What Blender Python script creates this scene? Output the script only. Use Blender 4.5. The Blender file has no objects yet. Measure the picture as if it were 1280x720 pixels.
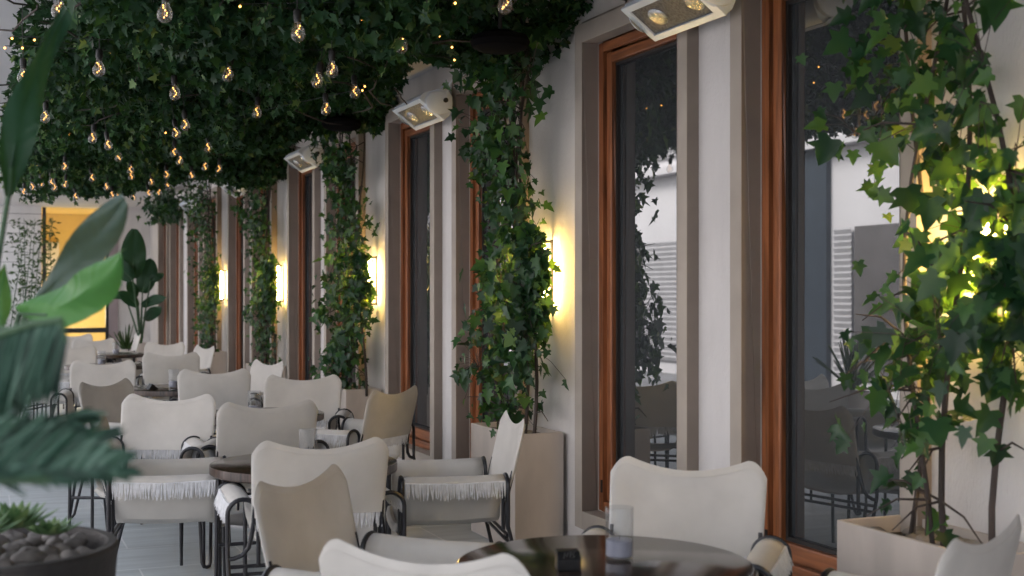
import bpy, bmesh, math, random
import numpy as np
from mathutils import Vector, Matrix

random.seed(7)
RNG = np.random.default_rng(11)
PI = math.pi
scene = bpy.context.scene
COL = scene.collection

# ------------------------------------------------------------------ camera frame
CAMX, CAMZ, YAW = -3.2, 1.5, math.atan(0.416)
CS, SN = math.cos(YAW), math.sin(YAW)
FPX, HZ = 1600.0, 366.0
def W(xc, yc, z=0.0):
    """lateral / depth metres as seen from the standpoint -> world point (x towards the wall, y along it)."""
    return Vector((CAMX + xc*CS + yc*SN, -xc*SN + yc*CS, z))
def WD(xc, yc):
    v = Vector((xc*CS + yc*SN, -xc*SN + yc*CS, 0)); v.normalize(); return v
def P(px, py, yc):
    return W((px-640)/FPX*yc, yc, CAMZ + (HZ-py)/FPX*yc)

# ------------------------------------------------------------------ materials
def mat_new(name):
    m = bpy.data.materials.new(name); m.use_nodes = True
    nt = m.node_tree; nt.nodes.clear()
    out = nt.nodes.new('ShaderNodeOutputMaterial')
    return m, nt, out
def N(nt, t, **kw):
    n = nt.nodes.new(t)
    for k, v in kw.items():
        if k.startswith('i_'):
            n.inputs[k[2:].replace('_', ' ')].default_value = v
        else: setattr(n, k, v)
    return n
def L(nt, a, b): nt.links.new(a, b)
def rgb(c): return (c[0], c[1], c[2], 1.0)

def pmat(name, col, rough=0.6, var=0.12, vscale=6.0, bump=0.0, bscale=60.0, metallic=0.0, spec=0.5, stretch=None, detail=4.0, sheen=0.0, translucent=0.0, coat=0.0):
    m, nt, out = mat_new(name)
    b = N(nt, 'ShaderNodeBsdfPrincipled')
    b.inputs['Roughness'].default_value = rough
    b.inputs['Metallic'].default_value = metallic
    b.inputs['Specular IOR Level'].default_value = spec
    b.inputs['Sheen Weight'].default_value = sheen
    b.inputs['Coat Weight'].default_value = coat
    tc = N(nt, 'ShaderNodeTexCoord')
    mp = N(nt, 'ShaderNodeMapping')
    if stretch: mp.inputs['Scale'].default_value = stretch
    L(nt, tc.outputs['Object'], mp.inputs['Vector'])
    nz = N(nt, 'ShaderNodeTexNoise'); nz.inputs['Scale'].default_value = vscale; nz.inputs['Detail'].default_value = detail
    L(nt, mp.outputs[0], nz.inputs['Vector'])
    rp = N(nt, 'ShaderNodeValToRGB')
    lo = tuple(max(0, c*(1-var*1.6)) for c in col); hi = tuple(min(1, c*(1+var)) for c in col)
    rp.color_ramp.elements[0].position = 0.3; rp.color_ramp.elements[0].color = rgb(lo)
    rp.color_ramp.elements[1].position = 0.7; rp.color_ramp.elements[1].color = rgb(hi)
    L(nt, nz.outputs['Fac'], rp.inputs['Fac']); L(nt, rp.outputs['Color'], b.inputs['Base Color'])
    if bump > 0:
        n2 = N(nt, 'ShaderNodeTexNoise'); n2.inputs['Scale'].default_value = bscale; n2.inputs['Detail'].default_value = 5.0
        L(nt, mp.outputs[0], n2.inputs['Vector'])
        bp = N(nt, 'ShaderNodeBump'); bp.inputs['Strength'].default_value = bump; bp.inputs['Distance'].default_value = 0.01
        L(nt, n2.outputs['Fac'], bp.inputs['Height']); L(nt, bp.outputs[0], b.inputs['Normal'])
    if translucent > 0:
        tr = N(nt, 'ShaderNodeBsdfTranslucent'); L(nt, rp.outputs['Color'], tr.inputs['Color'])
        mx = N(nt, 'ShaderNodeMixShader'); mx.inputs['Fac'].default_value = translucent
        L(nt, b.outputs[0], mx.inputs[1]); L(nt, tr.outputs[0], mx.inputs[2]); L(nt, mx.outputs[0], out.inputs['Surface'])
    else:
        L(nt, b.outputs[0], out.inputs['Surface'])
    return m

def leaf_mat(name, stops, rough=0.45, trans=0.22, tcol=1.9, spec=0.28):
    """green leaves; the tone of each single leaf comes from the attribute 'tone'."""
    m, nt, out = mat_new(name)
    b = N(nt, 'ShaderNodeBsdfPrincipled'); b.inputs['Roughness'].default_value = rough; b.inputs['Specular IOR Level'].default_value = spec
    at = N(nt, 'ShaderNodeAttribute'); at.attribute_name = 'tone'
    rp = N(nt, 'ShaderNodeValToRGB'); cr = rp.color_ramp
    cr.elements[0].position = stops[0][0]; cr.elements[0].color = rgb(stops[0][1])
    cr.elements[1].position = stops[-1][0]; cr.elements[1].color = rgb(stops[-1][1])
    for p, c in stops[1:-1]:
        e = cr.elements.new(p); e.color = rgb(c)
    L(nt, at.outputs['Fac'], rp.inputs['Fac']); L(nt, rp.outputs['Color'], b.inputs['Base Color'])
    tr = N(nt, 'ShaderNodeBsdfTranslucent')
    mc = N(nt, 'ShaderNodeMix'); mc.data_type = 'RGBA'; mc.blend_type = 'MULTIPLY'; mc.inputs[0].default_value = 1.0
    L(nt, rp.outputs['Color'], mc.inputs[6]); mc.inputs[7].default_value = (tcol*1.5, tcol, tcol*0.3, 1)
    L(nt, mc.outputs[2], tr.inputs['Color'])
    mx = N(nt, 'ShaderNodeMixShader'); mx.inputs['Fac'].default_value = trans
    L(nt, b.outputs[0], mx.inputs[1]); L(nt, tr.outputs[0], mx.inputs[2]); L(nt, mx.outputs[0], out.inputs['Surface'])
    return m

def emit_mat(name, col, strength):
    m, nt, out = mat_new(name)
    e = N(nt, 'ShaderNodeEmission'); e.inputs['Color'].default_value = rgb(col); e.inputs['Strength'].default_value = strength
    L(nt, e.outputs[0], out.inputs['Surface']); return m

def clear_glass(name, tint=(0.93, 0.95, 0.95), refl=1.45, haze=0.0):
    m, nt, out = mat_new(name)
    t = N(nt, 'ShaderNodeBsdfTransparent'); t.inputs['Color'].default_value = rgb(tint)
    g = N(nt, 'ShaderNodeBsdfGlossy'); g.inputs['Roughness'].default_value = 0.02
    lw = N(nt, 'ShaderNodeLayerWeight'); lw.inputs['Blend'].default_value = 0.5
    pw = N(nt, 'ShaderNodeMath'); pw.operation = 'POWER'; pw.inputs[1].default_value = 3.5
    f = N(nt, 'ShaderNodeMapRange'); f.inputs[3].default_value = 0.035; f.inputs[4].default_value = (refl-1)*.9
    L(nt, lw.outputs['Facing'], pw.inputs[0]); L(nt, pw.outputs[0], f.inputs[0])
    mx = N(nt, 'ShaderNodeMixShader')
    L(nt, f.outputs[0], mx.inputs['Fac']); L(nt, t.outputs[0], mx.inputs[1]); L(nt, g.outputs[0], mx.inputs[2])
    if haze > 0:
        dd = N(nt, 'ShaderNodeBsdfDiffuse'); dd.inputs['Color'].default_value = (.9, .9, .9, 1); d2 = N(nt, 'ShaderNodeBsdfDiffuse'); d2.inputs['Color'].default_value = (.9, .9, .9, 1)
        ad = N(nt, 'ShaderNodeMixShader'); L(nt, dd.outputs[0], ad.inputs[1]); L(nt, d2.outputs[0], ad.inputs[2])
        m3 = N(nt, 'ShaderNodeMixShader'); m3.inputs['Fac'].default_value = haze
        L(nt, mx.outputs[0], m3.inputs[1]); L(nt, ad.outputs[0], m3.inputs[2]); L(nt, m3.outputs[0], out.inputs['Surface']); return m
    L(nt, mx.outputs[0], out.inputs['Surface']); return m

M = {}
M['plaster'] = pmat('white_plaster', (0.67, 0.645, 0.63), 0.85, 0.08, 3.0, 0.5, 110, stretch=(1, 1, 0.3))
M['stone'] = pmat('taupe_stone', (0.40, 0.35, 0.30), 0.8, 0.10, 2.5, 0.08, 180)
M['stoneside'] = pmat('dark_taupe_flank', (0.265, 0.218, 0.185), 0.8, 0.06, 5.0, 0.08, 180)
M['ceil'] = pmat('ceiling_paint', (0.66, 0.65, 0.66), 0.85, 0.04, 2.0)
M['wood'] = pmat('red_brown_wood', (0.29, 0.098, 0.034), 0.42, 0.35, 5.0, 0.10, 60, stretch=(7, 7, 0.5), coat=0.15)
M['woodh'] = pmat('red_brown_wood_rail', (0.29, 0.098, 0.034), 0.42, 0.35, 5.0, 0.10, 60, stretch=(7, 0.5, 7), coat=0.15)
M['gasket'] = pmat('dark_gasket', (0.02, 0.017, 0.015), 0.6)
M['pane'] = pmat('dark_window_glass', (0.042, 0.047, 0.051), 0.012, 0.0, spec=0.5)
for n_ in M['pane'].node_tree.nodes:
    if n_.type == 'BSDF_PRINCIPLED': n_.inputs['IOR'].default_value = 2.3
M['oldpane'] = pmat('grey_house_window', (0.16, 0.15, 0.15), 0.2, 0.25, 0.8)
M['planter'] = pmat('planter_paint', (0.50, 0.44, 0.39), 0.6, 0.10, 5.0, 0.08, 40, stretch=(1, 1, 0.35))
M['canvas'] = pmat('cream_canvas', (0.62, 0.59, 0.545), 0.9, 0.07, 5.0, 0.35, 7, sheen=0.15, translucent=0.12)
nt_ = M['canvas'].node_tree
oi_ = N(nt_, 'ShaderNodeObjectInfo'); ml_ = N(nt_, 'ShaderNodeMath'); ml_.operation = 'MULTIPLY'; ml_.inputs[1].default_value = 37.0
L(nt_, oi_.outputs['Random'], ml_.inputs[0])
for n_ in nt_.nodes:
    if n_.type == 'MAPPING': L(nt_, ml_.outputs[0], n_.inputs['Location'])
M['fringe'] = pmat('white_cotton_fringe', (0.84, 0.84, 0.85), 0.95, 0.08, 40.0, translucent=0.2)
M['rod'] = pmat('black_steel', (0.012, 0.012, 0.016), 0.38, 0.1, metallic=0.0)
M['tabletop'] = pmat('dark_striped_wood', (0.040, 0.026, 0.019), 0.12, 0.55, 4.0, 0.02, 30, stretch=(1.2, 16, 1.2), spec=0.4)
M['tableedge'] = pmat('dark_striped_edge', (0.055, 0.034, 0.025), 0.3, 0.6, 60.0, 0.0, stretch=(1, 1, 0.02))
M['steel'] = pmat('brushed_steel', (0.45, 0.45, 0.46), 0.3, 0.08, metallic=0.9)
M['heater'] = pmat('heater_aluminium', (0.66, 0.74, 0.84), 0.4, 0.05, metallic=0.15)
M['mesh'] = pmat('heater_grille', (0.15, 0.16, 0.18), 0.35, 0.35, 90.0, 0.5, 260, metallic=0.8)
M['reflector'] = pmat('polished_reflector', (0.75, 0.76, 0.8), 0.12, 0.3, 40.0, 0.6, 90, metallic=1.0)
M['black'] = pmat('black_plastic', (0.012, 0.013, 0.014), 0.5)
M['matt'] = pmat('matt_black', (0.006, 0.006, 0.007), 0.95, spec=0.05)
M['soil'] = pmat('dark_soil', (0.03, 0.022, 0.016), 0.95, 0.4, 30, 0.8, 60)
M['pebble'] = pmat('grey_pebble', (0.20, 0.18, 0.165), 0.7, 0.5, 9.0, 0.15, 60)
M['bowl'] = pmat('dark_bowl', (0.035, 0.030, 0.027), 0.6, 0.35, 9.0, 0.25, 60)
M['wax'] = pmat('grey_wax', (0.36, 0.36, 0.42), 0.45, 0.06, 20)
M['bark'] = pmat('ivy_bark', (0.055, 0.042, 0.036), 0.85, 0.35, 14, 0.5, 60, stretch=(1, 1, 0.3))
M['ivy'] = leaf_mat('ivy_leaf', [(0.0, (0.009, 0.035, 0.018)), (0.45, (0.019, 0.068, 0.028)), (0.8, (0.052, 0.145, 0.042)), (1.0, (0.11, 0.20, 0.06))], trans=0.38, tcol=1.9, spec=0.4, rough=0.4)
M['canopyleaf'] = leaf_mat('ivy_canopy_leaf', [(0.0, (0.009, 0.031, 0.015)), (0.5, (0.017, 0.058, 0.023)), (0.85, (0.04, 0.10, 0.034)), (1.0, (0.12, 0.20, 0.08))], rough=0.48, spec=0.2)
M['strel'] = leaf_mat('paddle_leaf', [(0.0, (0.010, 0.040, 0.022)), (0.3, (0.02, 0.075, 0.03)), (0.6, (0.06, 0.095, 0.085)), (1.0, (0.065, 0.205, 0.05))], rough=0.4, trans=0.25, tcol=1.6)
M['palm'] = leaf_mat('palm_frond', [(0.0, (0.008, 0.030, 0.020)), (0.5, (0.026, 0.080, 0.052)), (1.0, (0.10, 0.185, 0.14))], rough=0.42, trans=0.15)
M['succ'] = leaf_mat('succulent_leaf', [(0.0, (0.05, 0.12, 0.05)), (0.5, (0.12, 0.22, 0.09)), (1.0, (0.26, 0.36, 0.13))], rough=0.45, trans=0.1)
M['bamboo'] = leaf_mat('bamboo_leaf', [(0.0, (0.020, 0.055, 0.025)), (1.0, (0.05, 0.10, 0.04))], rough=0.5)
M['stem'] = pmat('green_stem', (0.035, 0.085, 0.035), 0.5, 0.2, 10)
M['bulbglass'] = clear_glass('bulb_glass', (0.95, 0.95, 0.95), 1.7, 0.05)
M['tumbler'] = clear_glass('tumbler_glass', (0.94, 0.95, 0.96), 1.5)
M['filament'] = emit_mat('glowing_filament', (1.0, 0.45, 0.10), 1.5)
M['led'] = emit_mat('fairy_led', (1.0, 0.42, 0.08), 1.6)
M['lampglow'] = emit_mat('lamp_glow', (1.0, 0.63, 0.19), 46.0)
M['siding'] = pmat('white_siding', (0.80, 0.79, 0.79), 0.7, 0.06, 3)
M['shutter'] = pmat('grey_shutter', (0.46, 0.45, 0.46), 0.7, 0.08, 3)
M['framegroove'] = pmat('dark_frame_and_groove_shade', (0.022, 0.024, 0.028), 0.45)
M['yellow'] = pmat('yellow_wall', (0.78, 0.60, 0.28), 0.8, 0.06, 1.2)
M['facade'] = pmat('pale_facade', (0.72, 0.70, 0.71), 0.85, 0.05, 0.7)
M['ground'] = pmat('courtyard_ground', (0.24, 0.24, 0.25), 0.9, 0.15, 0.8, 0.1, 20)
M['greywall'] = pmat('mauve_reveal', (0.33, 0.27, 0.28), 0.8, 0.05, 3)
M['brass'] = pmat('aged_brass', (0.30, 0.20, 0.08), 0.35, 0.2, metallic=0.9)
M['card'] = pmat('dark_lacquer', (0.010, 0.010, 0.011), 0.5, spec=.3)
M['etch'] = pmat('pale_etching', (0.16, 0.15, 0.15), 0.6)

def floor_mat():
    m, nt, out = mat_new('stone_tiles')
    b = N(nt, 'ShaderNodeBsdfPrincipled'); b.inputs['Roughness'].default_value = 0.42
    tc = N(nt, 'ShaderNodeTexCoord')
    br = N(nt, 'ShaderNodeTexBrick'); br.offset = 0.5
    br.inputs['Color1'].default_value = (0.40, 0.44, 0.455, 1); br.inputs['Color2'].default_value = (0.48, 0.515, 0.53, 1)
    br.inputs['Mortar'].default_value = (0.60, 0.62, 0.63, 1)
    br.inputs['Scale'].default_value = 1.0; br.inputs['Mortar Size'].default_value = 0.006; br.inputs['Mortar Smooth'].default_value = 0.3
    br.inputs['Brick Width'].default_value = 1.2; br.inputs['Row Height'].default_value = 0.6
    L(nt, tc.outputs['Object'], br.inputs['Vector'])
    nz = N(nt, 'ShaderNodeTexNoise'); nz.inputs['Scale'].default_value = 3.0; nz.inputs['Detail'].default_value = 7; nz.inputs['Roughness'].default_value = 0.7
    mp = N(nt, 'ShaderNodeMapping'); mp.inputs['Scale'].default_value = (0.4, 3.0, 1)
    L(nt, tc.outputs['Object'], mp.inputs['Vector']); L(nt, mp.outputs[0], nz.inputs['Vector'])
    mr = N(nt, 'ShaderNodeMapRange'); mr.inputs[1].default_value = 0.3; mr.inputs[2].default_value = 0.7; mr.inputs[3].default_value = 0.78; mr.inputs[4].default_value = 1.18
    L(nt, nz.outputs['Fac'], mr.inputs[0])
    mx = N(nt, 'ShaderNodeMix'); mx.data_type = 'RGBA'; mx.blend_type = 'MULTIPLY'; mx.inputs[0].default_value = 1.0
    L(nt, br.outputs['Color'], mx.inputs[6]); L(nt, mr.outputs[0], mx.inputs[7]); L(nt, mx.outputs[2], b.inputs['Base Color'])
    bp = N(nt, 'ShaderNodeBump'); bp.inputs['Strength'].default_value = 0.25; bp.inputs['Distance'].default_value = 0.006; bp.invert = True
    L(nt, br.outputs['Fac'], bp.inputs['Height']); L(nt, bp.outputs[0], b.inputs['Normal'])
    L(nt, b.outputs[0], out.inputs['Surface']); return m
M['floor'] = floor_mat()

# ------------------------------------------------------------------ mesh helpers
class MB:
    def __init__(s): s.v = []; s.f = []; s.mi = []
    def add(s, vs, fs, mi=0):
        o = len(s.v); s.v += [tuple(v) for v in vs]; s.f += [tuple(i+o for i in f) for f in fs]; s.mi += [mi]*len(fs); return s
    def box(s, x0, x1, y0, y1, z0, z1, mi=0):
        vs = [(x0,y0,z0),(x1,y0,z0),(x1,y1,z0),(x0,y1,z0),(x0,y0,z1),(x1,y0,z1),(x1,y1,z1),(x0,y1,z1)]
        return s.add(vs, [(0,3,2,1),(4,5,6,7),(0,1,5,4),(1,2,6,5),(2,3,7,6),(3,0,4,7)], mi)
    def tube(s, pts, r, n=8, mi=0, caps=True):
        pts = [Vector(p) for p in pts]; k = len(pts)
        rs = r if isinstance(r, (list, tuple)) else [r]*k
        up = None; vs = []
        for i, p in enumerate(pts):
            t = (pts[min(i+1, k-1)] - pts[max(i-1, 0)]); t.normalize()
            if up is None:
                a = Vector((0,0,1)) if abs(t.z) < 0.9 else Vector((1,0,0))
                up = a - t*a.dot(t); up.normalize()
            else:
                up = up - t*up.dot(t)
                if up.length < 1e-6:
                    a = Vector((0,0,1)) if abs(t.z) < 0.9 else Vector((1,0,0)); up = a - t*a.dot(t)
                up.normalize()
            sd = t.cross(up)
            for j in range(n):
                a = 2*PI*j/n; vs.append(p + (up*math.cos(a) + sd*math.sin(a))*rs[i])
        fs = []
        for i in range(k-1):
            for j in range(n):
                fs.append((i*n+j, i*n+(j+1)%n, (i+1)*n+(j+1)%n, (i+1)*n+j))
        if caps:
            fs.append(tuple(range(n-1, -1, -1))); fs.append(tuple((k-1)*n+j for j in range(n)))
        return s.add(vs, fs, mi)
    def lathe(s, prof, n=32, c=(0,0,0), mi=0, closed=False):
        k = len(prof); vs = []
        for (r, z) in prof:
            for j in range(n):
                a = 2*PI*j/n; vs.append((c[0]+r*math.cos(a), c[1]+r*math.sin(a), c[2]+z))
        fs = []
        for i in range(k-1):
            for j in range(n):
                fs.append((i*n+j, i*n+(j+1)%n, (i+1)*n+(j+1)%n, (i+1)*n+j))
        if not closed:
            if prof[0][0] > 1e-5: fs.append(tuple(range(n-1, -1, -1)))
            if prof[-1][0] > 1e-5: fs.append(tuple((k-1)*n+j for j in range(n)))
        return s.add(vs, fs, mi)
    def grid(s, rows, mi=0, close_u=False):
        nr = len(rows); nc = len(rows[0]); vs = [p for r in rows for p in r]; fs = []
        for i in range(nr-1):
            for j in range(nc-1 if not close_u else nc):
                fs.append((i*nc+j, i*nc+(j+1)%nc, (i+1)*nc+(j+1)%nc, (i+1)*nc+j))
        return s.add(vs, fs, mi)
    def build(s, name, mats, parent=None, smooth=True, loc=None, bevel=0.0):
        me = bpy.data.meshes.new(name); me.from_pydata(s.v, [], s.f)
        if not isinstance(mats, (list, tuple)): mats = [mats]
        for m in mats: me.materials.append(m)
        me.polygons.foreach_set('material_index', s.mi)
        bm = bmesh.new(); bm.from_mesh(me)
        bmesh.ops.remove_doubles(bm, verts=bm.verts, dist=1e-5)
        bmesh.ops.recalc_face_normals(bm, faces=bm.faces)
        bm.to_mesh(me); bm.free()
        if smooth:
            me.polygons.foreach_set('use_smooth', [True]*len(me.polygons))
            try: me.set_sharp_from_angle(angle=math.radians(38))
            except Exception: pass
        me.update()
        o = bpy.data.objects.new(name, me); COL.objects.link(o)
        if parent is not None: o.parent = parent
        if loc is not None: o.location = loc
        if bevel > 0:
            b = o.modifiers.new('Bevel', 'BEVEL'); b.width = bevel; b.segments = 2; b.limit_method = 'ANGLE'
        return o

def tag(o, label=None, cat=None, group=None, kind=None):
    if label: o['label'] = label
    if cat: o['category'] = cat
    if group: o['group'] = group
    if kind: o['kind'] = kind
    return o
def empty(name, loc=(0,0,0), rz=0.0, label=None, cat=None, group=None):
    o = bpy.data.objects.new(name, None); COL.objects.link(o); o.location = loc; o.rotation_euler = (0,0,rz)
    o.empty_display_size = 0.1
    return tag(o, label, cat, group)
def copy_tree(src, loc, rz=0.0, label=None, group=None):
    c = src.copy(); COL.objects.link(c); c.location = loc; c.rotation_euler = (0,0,rz)
    if label: c['label'] = label
    if group: c['group'] = group
    for ch in list(src.children):
        d = ch.copy(); COL.objects.link(d); d.parent = c
        for g in list(ch.children):
            e = g.copy(); COL.objects.link(e); e.parent = d
    return c

# ------------------------------------------------------------------ leaves
def ivy_template(detail=True, rng=random):
    half = [(0.0, 0.0), (0.20, -0.13), (0.44, -0.03), (0.30, 0.16), (0.58, 0.40), (0.27, 0.45), (0.20, 0.66)]
    if not detail: half = [(0.0, 0.0), (0.40, -0.08), (0.28, 0.15), (0.55, 0.40), (0.24, 0.46)]
    tip = (0.0, 1.0)
    b = half + [tip] + [(-x, y) for x, y in reversed(half[1:])]
    vs = [(0.0, 0.28)] + b
    pts = np.array([(x, y, 0.34*abs(x) - 0.16*max(y-0.2, 0)**2 - 0.12*x*x) for x, y in vs], dtype=np.float64)
    n = len(b)
    tri = np.array([(0, 1+i, 1+(i+1) % n) for i in range(n)], dtype=np.int64)
    return pts, tri
TPL_HI = ivy_template(True); TPL_LO = ivy_template(False)
def lance_template(w=0.16):
    vs = [(0,0),(w,0.25),(w*0.85,0.55),(0,1.0),(-w*0.85,0.55),(-w,0.25)]
    pts = np.array([(x, y, 0.3*abs(x)-0.18*y*y) for x, y in vs]); tri = np.array([(0,1,2),(0,2,3),(0,3,4),(0,4,5)])
    return pts, tri
TPL_LANCE = lance_template()

def leaf_cloud(name, pos, nrm, along, size, tone, tpl, mat, parent=None, loc=None):
    """many leaf blades: position, normal, tip direction, length and tone per leaf, gathered in one foliage mesh."""
    T, tri = tpl; n = len(pos); k = len(T)
    nrm = nrm / (np.linalg.norm(nrm, axis=1, keepdims=True) + 1e-9)
    al = along - nrm*(along*nrm).sum(1, keepdims=True); al /= (np.linalg.norm(al, axis=1, keepdims=True) + 1e-9)
    sd = np.cross(al, nrm)
    wob = 1 + RNG.normal(0, 0.10, (n, 1))
    V = (pos[:, None, :] + size[:, None, None]*(sd[:, None, :]*(T[None, :, 0:1]*wob[:, None, :]) + al[:, None, :]*T[None, :, 1:2] + nrm[:, None, :]*(T[None, :, 2:3]*RNG.uniform(0.1, 2.4, (n, 1, 1)))))
    V = V.reshape(-1, 3)
    F = (tri[None, :, :] + (np.arange(n)*k)[:, None, None]).reshape(-1)
    nf = n*len(tri)
    me = bpy.data.meshes.new(name)
    me.vertices.add(n*k); me.vertices.foreach_set('co', V.ravel())
    me.loops.add(nf*3); me.loops.foreach_set('vertex_index', F.astype(np.int32))
    me.polygons.add(nf); me.polygons.foreach_set('loop_start', np.arange(0, nf*3, 3, dtype=np.int32))
    try: me.polygons.foreach_set('loop_total', np.full(nf, 3, dtype=np.int32))
    except Exception: pass
    me.polygons.foreach_set('use_smooth', np.ones(nf, dtype=bool))
    a = me.attributes.new('tone', 'FLOAT', 'POINT'); a.data.foreach_set('value', np.repeat(np.clip(tone, 0, 1), k).astype(np.float32))
    me.materials.append(mat); me.update(calc_edges=True)
    o = bpy.data.objects.new(name, me); COL.objects.link(o)
    if parent is not None: o.parent = parent
    if loc is not None: o.location = loc
    return o
def tone_attr(o, f):
    me = o.data; a = me.attributes.new('tone', 'FLOAT', 'POINT')
    a.data.foreach_set('value', [float(f(v.co)) for v in me.vertices])

# ------------------------------------------------------------------ setting
CEIL = 3.21
fl = MB().box(-4.4, 0.3, -14.0, 30.0, -0.12, 0.0).build('terrace_floor', M['floor'], smooth=False); tag(fl, kind='structure')
gr = MB().box(-60, 40, -60, 90, -0.30, -0.125).build('ground', M['ground'], smooth=False); tag(gr, kind='structure')

bld = empty('restaurant_building', (0, 13, 0), label='pale plastered restaurant front with tall wood framed windows behind the terrace chairs', cat='building')
PER = 3.70
KS = range(-1, 6)
opens = []
for k in KS:
    opens.append((3.81+PER*k, 4.877+PER*k)); opens.append((5.445+PER*k, 6.51+PER*k))
opens.sort()
Y0, Y1 = -5.0, 26.9
ZB, ZT = 0.27, 2.91
w = MB(); yy = Y0
for a, b in opens:
    if b > Y1: break
    a -= .012; b += .012
    w.box(0, 0.30, yy, a, 0, CEIL)
    w.box(0, 0.30, a, b, 0, ZB-.012); w.box(0, 0.30, a, b, ZT+.012, CEIL); yy = b
w.box(0, 0.30, yy, Y1, 0, CEIL)
off = Vector((0, -13, 0))
w.box(-12.0, 0.30, -14.3, -14.0, -0.12, 5.5)  # unseen wall behind the camera, added to block frontal sky light
w.box(0, 0.30, -14.0, -5.0, 0, CEIL)
w.build('wall', M['plaster'], bld, smooth=False, loc=off)
w = MB().box(-3.5, 0.30, -2.2, 27.2, CEIL, CEIL+0.35)
w.build('ceiling', M['ceil'], bld, smooth=False, loc=off)

def make_window():
    root = MB()
    a, b = 0.0, 1.065; fw = 0.095
    # stone surround, butted pieces (centre y at opening start)
    root.box(-0.066, 0.036, a-fw, a, ZB-0.10, ZT+0.11)
    root.box(-0.066, 0.036, b, b+fw, ZB-0.10, ZT+0.11)
    root.box(-0.066, 0.036, a, b, ZT, ZT+0.11)
    root.box(-0.066, 0.036, a, b, ZB-0.10, ZB)
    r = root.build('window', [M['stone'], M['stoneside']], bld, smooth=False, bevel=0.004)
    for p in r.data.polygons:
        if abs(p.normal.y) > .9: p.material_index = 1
    # wooden frame, outer
    f = MB(); z0, z1 = ZB, ZT
    f.box(0.040, 0.13, a, a+0.055, z0, z1); f.box(0.040, 0.13, b-0.055, b, z0, z1)
    f.box(0.040, 0.13, a+0.055, b-0.055, z1-0.055, z1, 1); f.box(0.040, 0.13, a+0.055, b-0.055, z0, z0+0.055, 1)
    f.build('frame', [M['wood'], M['woodh']], r, smooth=False, bevel=0.006)
    s = MB(); c, d, e, g = a+0.061, b-0.061, z0+0.061, z1-0.061
    s.box(0.058, 0.14, c, c+0.062, e, g); s.box(0.058, 0.14, d-0.062, d, e, g)
    s.box(0.058, 0.14, c+0.062, d-0.062, g-0.062, g, 1); s.box(0.058, 0.14, c+0.062, d-0.062, e, e+0.078, 1)
    s.build('sash', [M['wood'], M['woodh']], r, smooth=False, bevel=0.008)
    q = MB(); c2, d2, e2, g2 = c+0.062, d-0.062, e+0.078, g-0.062
    q.box(0.085, 0.115, c2, c2+0.018, e2, g2); q.box(0.085, 0.115, d2-0.018, d2, e2, g2)
    q.box(0.085, 0.115, c2+0.018, d2-0.018, g2-0.018, g2); q.box(0.085, 0.115, c2+0.018, d2-0.018, e2, e2+0.018)
    q.build('gasket', M['gasket'], r, smooth=False)
    MB().box(0.104, 0.118, c2+0.002, d2-0.002, e2+0.002, g2-0.002).build('pane', M['pane'], r, smooth=False)
    MB().box(0.034, 0.0405, b-0.050, b-0.035, z0+0.105, z0+0.175).build('slot', M['black'], r, smooth=False)
    return r
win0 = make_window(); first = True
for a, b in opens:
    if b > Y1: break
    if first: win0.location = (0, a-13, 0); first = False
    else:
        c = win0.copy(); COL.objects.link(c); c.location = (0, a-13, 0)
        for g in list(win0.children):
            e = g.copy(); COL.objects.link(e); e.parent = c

# end of the terrace
ew = empty('end_wall', (-1.5, 26.9, 0), label='plain pale wall with dark framed opening closing the end of the terrace', cat='wall')
o_ = Vector((1.5, -26.9, 0))
q = MB(); q.box(-0.62, 0.0, 26.9, 27.15, 0, CEIL).build('wall_panel', M['plaster'], ew, smooth=False, loc=o_)
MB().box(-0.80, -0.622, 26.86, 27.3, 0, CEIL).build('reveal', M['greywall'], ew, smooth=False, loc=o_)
f = MB(); f.box(-0.86, -0.802, 26.9, 26.98, 0, CEIL-.02); f.box(-2.05, -1.985, 26.9, 26.98, 0, CEIL-.02); f.box(-1.985, -0.86, 26.9, 26.98, 0.70, 0.80); f.box(-1.985, -0.86, 26.9, 26.98, 0.0, 0.07)
f.build('frame', M['framegroove'], ew, smooth=False, loc=o_)
MB().box(-1.985, -0.86, 26.935, 26.945, 0.07, CEIL-.02).build('pane', clear_glass('end_pane', (0.9, 0.92, 0.92), 1.25), ew, smooth=False, loc=o_)
r = MB(); r.box(-2.6, -0.25, 29.6, 29.75, 0, CEIL); r.box(-2.75, -2.6, 27.3, 29.75, 0, CEIL); r.box(-0.25, -0.1, 27.3, 29.75, 0, CEIL); r.box(-2.75,-.1,27.31,29.75,CEIL+.005,CEIL+.15); r.box(-2.75,-2.06,27.2,27.3,0,CEIL)
r.build('room', M['yellow'], ew, smooth=False, loc=o_)
MB().box(-1.95, -1.6, 29.5, 29.59, 1.95, 2.6).build('picture', M['facade'], ew, smooth=False, loc=o_)
s = MB()
for i in range(17):
    z = 0.02 + i*0.19
    s.add([(-2.07, 26.934, z), (-5.2, 26.934, z), (-5.2, 26.86, z-0.004), (-2.07, 26.86, z-0.004), (-2.07, 26.90, z+0.180), (-5.2, 26.90, z+0.180), (-2.07, 26.944, z+0.181), (-5.2, 26.944, z+0.181)], [(3, 2, 5, 4), (0, 1, 2, 3), (4, 5, 7, 6)])
s.box(-5.2, -2.07, 26.945, 27.1, 0, CEIL, 1)  # dark backing: shadow lines between the boards put in as colour
s.build('siding', [M['siding'], M['framegroove']], ew, smooth=False, loc=o_)

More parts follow.
